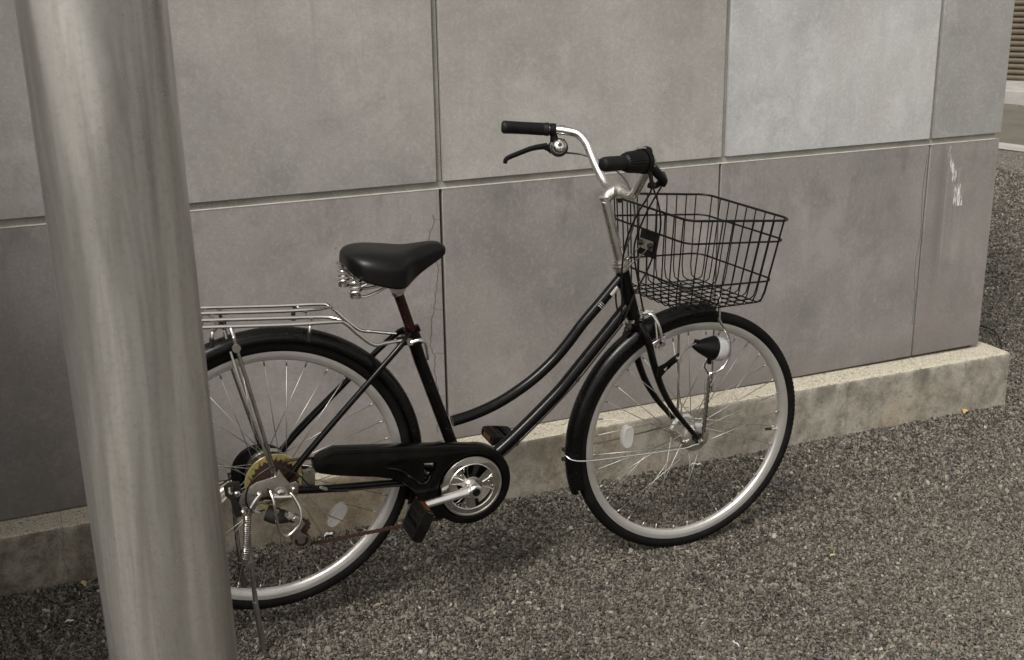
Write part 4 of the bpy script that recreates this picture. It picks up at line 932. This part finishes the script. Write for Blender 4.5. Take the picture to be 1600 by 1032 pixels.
# dark sprocket and spider seen through the windows
pl = []
for i in range(38 * 4):
    a = 2 * math.pi * i / (38 * 4); r = .0745 + (.003 if i % 4 in (1, 2) else -.001); pl.append((.486 + r * math.cos(a), -.049 + r * math.sin(a)))
PL('front_sprocket', pl, [sector(.486, -.049, .026, .062, a + 10, a + 62, 8) for a in (0, 72, 144, 216, 288)], -.0610, -.0590, M['dark'])
def crank(side, ang):
    dv = Vector((math.cos(ang), 0, math.sin(ang))); y = -.098 if side < 0 else .085
    c0 = Vector((.484, y + (.004 if side < 0 else -.004), BBz)); c1 = Vector((.484, y, BBz)) + dv * .172 + Vector((0, -.006 if side < 0 else .006, 0))
    mb = MB(); mb.tube([c0 - dv * .002, c0 + dv * .02, c0.lerp(c1, .25), c0.lerp(c1, .8), c1 - dv * .006, c1 + dv * .006], [.013, .0135, .0115, .0095, .0105, .0085], 16, sy=.78)
    mb.lathe([(.0, -.016), (.014, -.0155), (.0175, -.012), (.0180, .010), (.012, .022), (0, .022)], c=c0, axis=(0, -side * -1.0, 0) if side > 0 else (0, 1, 0), n=24)
    mb.lathe([(0, -.009), (.0115, -.008), (.0115, .008), (0, .009)], c=c1, n=18); o = B(mb, 'crank_arm', M['alloy'])
    mb = MB(); mb.lathe([(0, -.0175), (.0095, -.0172), (.0105, -.0155), (.009, -.014)], c=c0, n=20); S(mb, 'crank_cap', M['plastic'], o); return c1
ca = math.atan2(-.0265, -.174)
p1 = crank(-1, ca)
p2 = crank(1, ca + math.pi)
def pedal(c, side, tilt):
    rot = Matrix.Rotation(tilt, 3, 'Y'); Wd = .085
    def T(x, y, z): return c + Vector((0, side * (.014 + y), 0)) + rot @ Vector((x, 0, z))
    mb = MB()
    mb.tube([T(0, 0, 0), T(0, Wd, 0)], .0105, 12)
    # end plates, tapered hexagon outline
    for y0, ht in ((.004, .034), (Wd - .004, .034)):
        vs = []; poly = [(-.039, -.006), (-.032, -.013), (-.012, -.014), (.012, -.014), (.032, -.013), (.039, -.006), (.039, .006), (.032, .013), (.012, .014), (-.012, .014), (-.032, .013), (-.039, .006)]
        for yy in (y0 - .003, y0 + .003):
            for x, z in poly: vs.append(T(x, yy, z))
        n = len(poly); mb.add(vs, [tuple(range(n)), tuple(range(2 * n - 1, n - 1, -1))] + [(i, (i + 1) % n, n + (i + 1) % n, n + i) for i in range(n)])
    for x in (-.0355, .0355):
        for z in (-.0095, .0095):
            mb.tube([T(x, .004, z), T(x, Wd - .004, z)], .0042, 6)
        mb.add([T(x - .002, .006, -.009), T(x + .002, .006, -.009), T(x + .002, Wd - .006, -.009), T(x - .002, Wd - .006, -.009), T(x - .002, .006, -.004), T(x + .002, .006, -.004), T(x + .002, Wd - .006, -.004), T(x - .002, Wd - .006, -.004)], [(0, 1, 2, 3), (4, 7, 6, 5), (0, 4, 5, 1), (1, 5, 6, 2), (2, 6, 7, 3), (3, 7, 4, 0)])
    for x in (-.020, .020):
        for z in (-.011, .011): mb.tube([T(x, .004, z), T(x, Wd - .004, z)], .0045, 6)
        for k in range(8):
            for z in (-.0125, .0125): mb.tube([T(x - .013, .010 + k * .0093, z), T(x + .013, .010 + k * .0093, z)], .0022, 5)
    mb.tube([T(-.0355, .012, 0), T(.0355, Wd - .012, 0)], .004, 6); mb.tube([T(.0355, .012, 0), T(-.0355, Wd - .012, 0)], .004, 6)
    o = B(mb, 'pedal', M['plastic'])
    for x in (-.0385, .0385):
        rb = MB(); vs = []
        for dx in (-.002, .002):
            for yy, z in ((.020, -.006), (Wd - .020, -.006), (Wd - .020, .006), (.020, .006)): vs.append(T(x + dx, yy, z))
        rb.add(vs, [(0, 1, 2, 3), (4, 7, 6, 5), (0, 4, 5, 1), (1, 5, 6, 2), (2, 6, 7, 3), (3, 7, 4, 0)]); S(rb, 'reflector', M['amber'], o)
    mb = MB(); mb.tube([c, T(0, .006, 0)], .007, 10); S(mb, 'spindle', M['steel'], o)
pedal(p1 + Vector((0, -.004, 0)), -1, R(-66)); pedal(p2 + Vector((0, .004, 0)), 1, R(6))
# chain: lower run
def chain():
    mb = MB(); P = spline([(.066, -.050, -.118), (.072, -.049, -.140), (.088, -.048, -.163), (.16, -.047, -.160), (.25, -.047, -.154), (.314, -.047, -.149), (.40, -.050, -.142), (.46, -.055, -.128)], 14)
    L = [0]
    for i in range(1, len(P)): L.append(L[-1] + (P[i] - P[i - 1]).length)
    pitch = .0127 / 2; n = int(L[-1] / pitch); k = 0; i = 0
    def at_(d):
        for j in range(1, len(L)):
            if L[j] >= d: return P[j - 1].lerp(P[j], (d - L[j - 1]) / max(L[j] - L[j - 1], 1e-6))
        return P[-1]
    for k in range(0, n - 2, 2):
        a, b = at_(k * pitch), at_((k + 2) * pitch); m_ = (a + b) / 2; d_ = (b - a); ang = math.atan2(d_.z, d_.x)
        rot = Matrix.Rotation(-ang, 3, 'Y'); wdt = .0034 if (k // 2) % 2 else .0024
        for s_ in (-1, 1):
            mb.box(m_ + Vector((0, s_ * wdt, 0)), (.0150, .0009, .0062), rot)
            mb.lathe([(0, -.0006), (.0042, -.0006), (.0042, .0006), (0, .0006)], c=a + Vector((0, s_ * wdt, 0)), n=8)
        mb.tube([a + Vector((0, -.0045, 0)), a + Vector((0, .0045, 0))], .0038, 8)
    return B(mb, 'chain', M['rust'], 'rusty brown drive chain', angle=40)
chain()
mb = MB(); mb.tube(spline([(.02, -.040, .056), (.06, -.042, .060), (.12, -.05, .058)], 4), .004, 6, sy=.8); B(mb, 'upper_chain_run', M['rust'])

# ---- rear derailleur, guard, stand
dr = MB()
dr.tube(spline([(-.030, -.080, -.050), (-.012, -.084, -.058), (.012, -.082, -.066), (.040, -.076, -.084)], 4), lerp_list([.020, .021, .016, .012], 4), 14, sy=.7)
der = B(dr, 'derailleur', M['dark'])
PL('side_plate', [(.004, -.060), (.020, -.050), (.050, -.072), (.058, -.086), (.050, -.098), (.034, -.100), (.010, -.084), (-.002, -.072)], [[(.018, -.074), (.030, -.082), (.034, -.078), (.022, -.069)]], -.0930, -.0870, M['alloy'], der, .001)
cg = [(.044, -.080), (.056, -.084), (.060, -.100), (.056, -.122), (.070, -.134), (.086, -.148), (.078, -.160), (.060, -.165), (.042, -.160), (.034, -.146), (.038, -.124), (.040, -.100)]
for y in (-.0600, -.0420): PL('cage', cg, [sector(.058, -.146, .0095, .0165, 160, 390, 12)], y - .001, y + .001, M['steel'], der, .0003)
for (x, z) in ((.060, -.148), (.062, -.112)):
    pl = []
    for i in range(44):
        a = 2 * math.pi * i / 44; r = .0175 + (.0026 if i % 4 in (1, 2) else -.0008); pl.append((x + r * math.cos(a), z + r * math.sin(a)))
    PL('jockey_wheel', pl, [circ(x, z, .004, 12)], -.054, -.048, M['rust'], der)
mb = MB(); mb.tube(spline([(-.027, -.105, .016), (-.022, -.122, -.005), (-.018, -.126, -.040), (-.011, -.126, -.072), (.000, -.126, -.090), (.014, -.125, -.092), (.034, -.122, -.074), (.042, -.118, -.056), (.041, -.110, -.034), (.030, -.095, -.010), (.020, -.084, .0)], 5), .0036, 10); B(mb, 'derailleur_guard', M['steel'], 'bent wire guard round the gear mechanism')
brk = PL('stand_bracket', [(-.090, .010), (-.077, .020), (-.055, .034), (-.028, .040), (-.011, .044), (-.004, .060), (.006, .044), (.022, .022), (.036, .026), (.042, .018), (.042, -.004), (.022, -.018), (.004, -.030), (-.012, -.020), (-.033, -.016), (-.055, -.024), (-.067, -.049), (-.084, -.040), (-.096, -.012)], [[(-.056, -.006), (-.030, -.004), (-.016, -.012), (-.028, -.018), (-.05, -.016)]], -.0905, -.0855, M['steel'], None, .0015)
PL('hook', [(-.128, .028), (-.112, .038), (-.092, .036), (-.088, .012), (-.082, -.030), (-.086, -.052), (-.100, -.056), (-.108, -.030), (-.112, -.010), (-.124, .004)], [[(-.118, .024), (-.106, .026), (-.108, .004), (-.116, .008)]], -.0800, -.0750, M['dark'], brk, .001)
mb = MB()
for (x, z, r) in ((-.100, .012, .008), (-.086, -.036, .007), (-.050, .004, .007), (.0, .0, .011), (.030, .008, .006)): mb.lathe([(0, -.098), (r * .6, -.098), (r, -.095), (r, -.088), (0, -.088)], c=(x, 0, z), n=8)
S(mb, 'bolt', M['steel'], brk)
sg = MB()
def leg_pts(y): return [(-.088, y * .080, -.010), (-.078, y * .088, -.060), (-.071, y * .094, -.154), (-.060, y * .098, -.26), (-.044, y * .103, -.385)]
P = leg_pts(-1) + [(-.040, -.106, -.408), (-.036, -.100, -.4165), (-.037, -.06, -.4165), (-.037, .06, -.4165), (-.036, .100, -.4165), (-.040, .106, -.408)] + list(reversed(leg_pts(1)))
sg.tube(spline(P, 4), .0058, 12)
sg.tube([(-.060, -.098, -.27), (-.044, -.103, -.385)], .0072, 12); sg.tube([(-.060, .098, -.27), (-.044, .103, -.385)], .0072, 12)
stand = B(sg, 'kickstand', M['steel'], 'double leg steel centre stand holding the rear wheel up')
spn = coil((-.079, -.107, -.036), .0078, -.112, 22, .0015, (.045, 0, 1)); 
S(spn, 'spring', M['steel'], stand)
mb = MB(); mb.tube([(-.080, -.107, -.018), (-.079, -.107, -.040)], .0035, 8); mb.tube([(-.084, -.107, -.146), (-.070, -.104, -.168)], .0035, 8); mb.box((-.072, -.100, -.168), (.022, .012, .018)); mb.lathe([(0, -.004), (.0075, -.004), (.0075, .004), (0, .004)], c=(-.072, -.108, -.165), n=8); S(mb, 'spring_hook', M['steel'], stand)

# small fittings round the rear hub
mb = MB(); mb.tube(spline([(-.060, .066, -.020), (-.085, .068, -.035), (-.12, .066, -.060), (-.15, .062, -.075)], 4), .006, 8, sy=.5); B(mb, 'brake_arm', M['steel'])
mb = MB(); mb.tube(spline([(-.045, -.094, .006), (-.060, -.098, -.010), (-.072, -.100, -.030)], 4), .0065, 10, sy=.6); mb.tube([(-.020, -.096, -.004), (.024, -.096, -.008)], .0045, 8); B(mb, 'linkage', M['alloy'])
mb = MB(); mb.lathe([(.010, -.093), (.0165, -.0925), (.0165, -.0905), (.010, -.090)], n=20); B(mb, 'washer', M['alloy'])
for (x, z, y) in ((-.010, -.040, -.098), (.012, -.052, -.096), (.034, -.070, -.090)):
    mb = MB(); mb.lathe([(0, -.006), (.005, -.0055), (.006, -.002), (.006, .004), (0, .004)], c=(x, y, z), n=8); B(mb, 'pivot_bolt', M['alloy'])
mb = MB(); mb.tube([(.109, -.088, -.004), (.092, -.100, .008)], .0042, 8); mb.tube([(-.055, -.118, -.030), (-.068, -.122, -.022)], .0042, 8); B(mb, 'cable_adjuster', M['alloy'])
mb = MB(); mb.tube(spline([(.300, .030, .325), (.200, .054, .225), (.080, .066, .100), (.020, .070, .030), (-.06, .072, -.01), (-.14, .066, -.055)], 6), .0022, 8); B(mb, 'rear_brake_cable', M['cable'])

# ------------------------------------------------------------------ litter and the loose cable
def leaf(name, s, p, size, mat, label, yaw, cat='leaf', narrow=.5, z=.004):
    w = wp(s, p); n = 8; mb = MB(); vs = []
    for sgn in (1, -1):
        for i in range(n + 1):
            t_ = i / n; x = (t_ - .5) * size; y = sgn * size * narrow * .5 * math.sin(math.pi * t_) ** .7; zz = size * .18 * abs(math.sin(math.pi * t_ * 1.5)) + (abs(y) * .5)
            vs.append((x, y, zz))
    m_ = n + 1
    for i in range(n + 1): vs.append(((i / n - .5) * size, 0, size * .10 * math.sin(math.pi * i / n)))
    fs = []
    for i in range(n): fs += [(i, i + 1, 2 * m_ + i + 1, 2 * m_ + i), (m_ + i, 2 * m_ + i, 2 * m_ + i + 1, m_ + i + 1)]
    mb.add(vs, fs); o = mb.build(name, mat); sol = o.modifiers.new('thick', 'SOLIDIFY'); sol.thickness = .0008
    o.location = (w.x, w.y, ground_z(w.x, w.y) + z); o.rotation_euler = (0, 0, yaw); tag(o, label, cat); return o
leaf('dry_leaf', 3.17, .012, .034, M['leaf'], 'curled tan leaf against the right end of the plinth', .9, narrow=.7)
leaf('dry_leaf', .745, .020, .030, M['paper'], 'pale leaf scrap at the plinth seen through the rear wheel', .6)
leaf('dry_leaf', .080, .030, .030, M['straw'], 'yellow leaf on the ground at the foot of the plinth, left of the column', 2.2)
leaf('dry_straw', .76, .424, .030, M['straw'], 'small yellowish straw on the asphalt below the pedal', .7, 'straw', .12)
leaf('paper_scrap', 1.985, .022, .040, M['paper'], 'white scrap lying by the plinth under the front hub', .15, 'litter', .25)
leaf('dry_leaf', .03, .20, .022, M['paper'], 'small pale leaf in the dark bottom left corner beside the column', .4, narrow=.4)
leaf('paper_scrap', 1.514, .929, .030, M['paper'], 'thin white scrap on the open asphalt near the bottom edge', 2.0, 'litter', .18)
leaf('pebble_chip', 2.02, .672, .018, M['leaf'], 'small pinkish chip on the asphalt right of the front wheel', .4, 'stone', .6)
P = [wp(3.50, -.75), wp(3.80, -.80), wp(3.95, -.74), wp(3.98, -.64), wp(3.92, -.54), wp(3.84, -.46), wp(3.70, -.36), wp(3.50, -.30)]
P = [Vector((q.x, q.y, ground_z(q.x, q.y) + .007 + (.010 if 1 < i < 4 else 0))) for i, q in enumerate(P)]
mb = MB(); mb.tube(spline(P, 6), .0032, 8)
o = mb.build('loose_cable', M['cable']); tag(o, 'thin black cable looping over the ground behind the wall corner', 'cable')
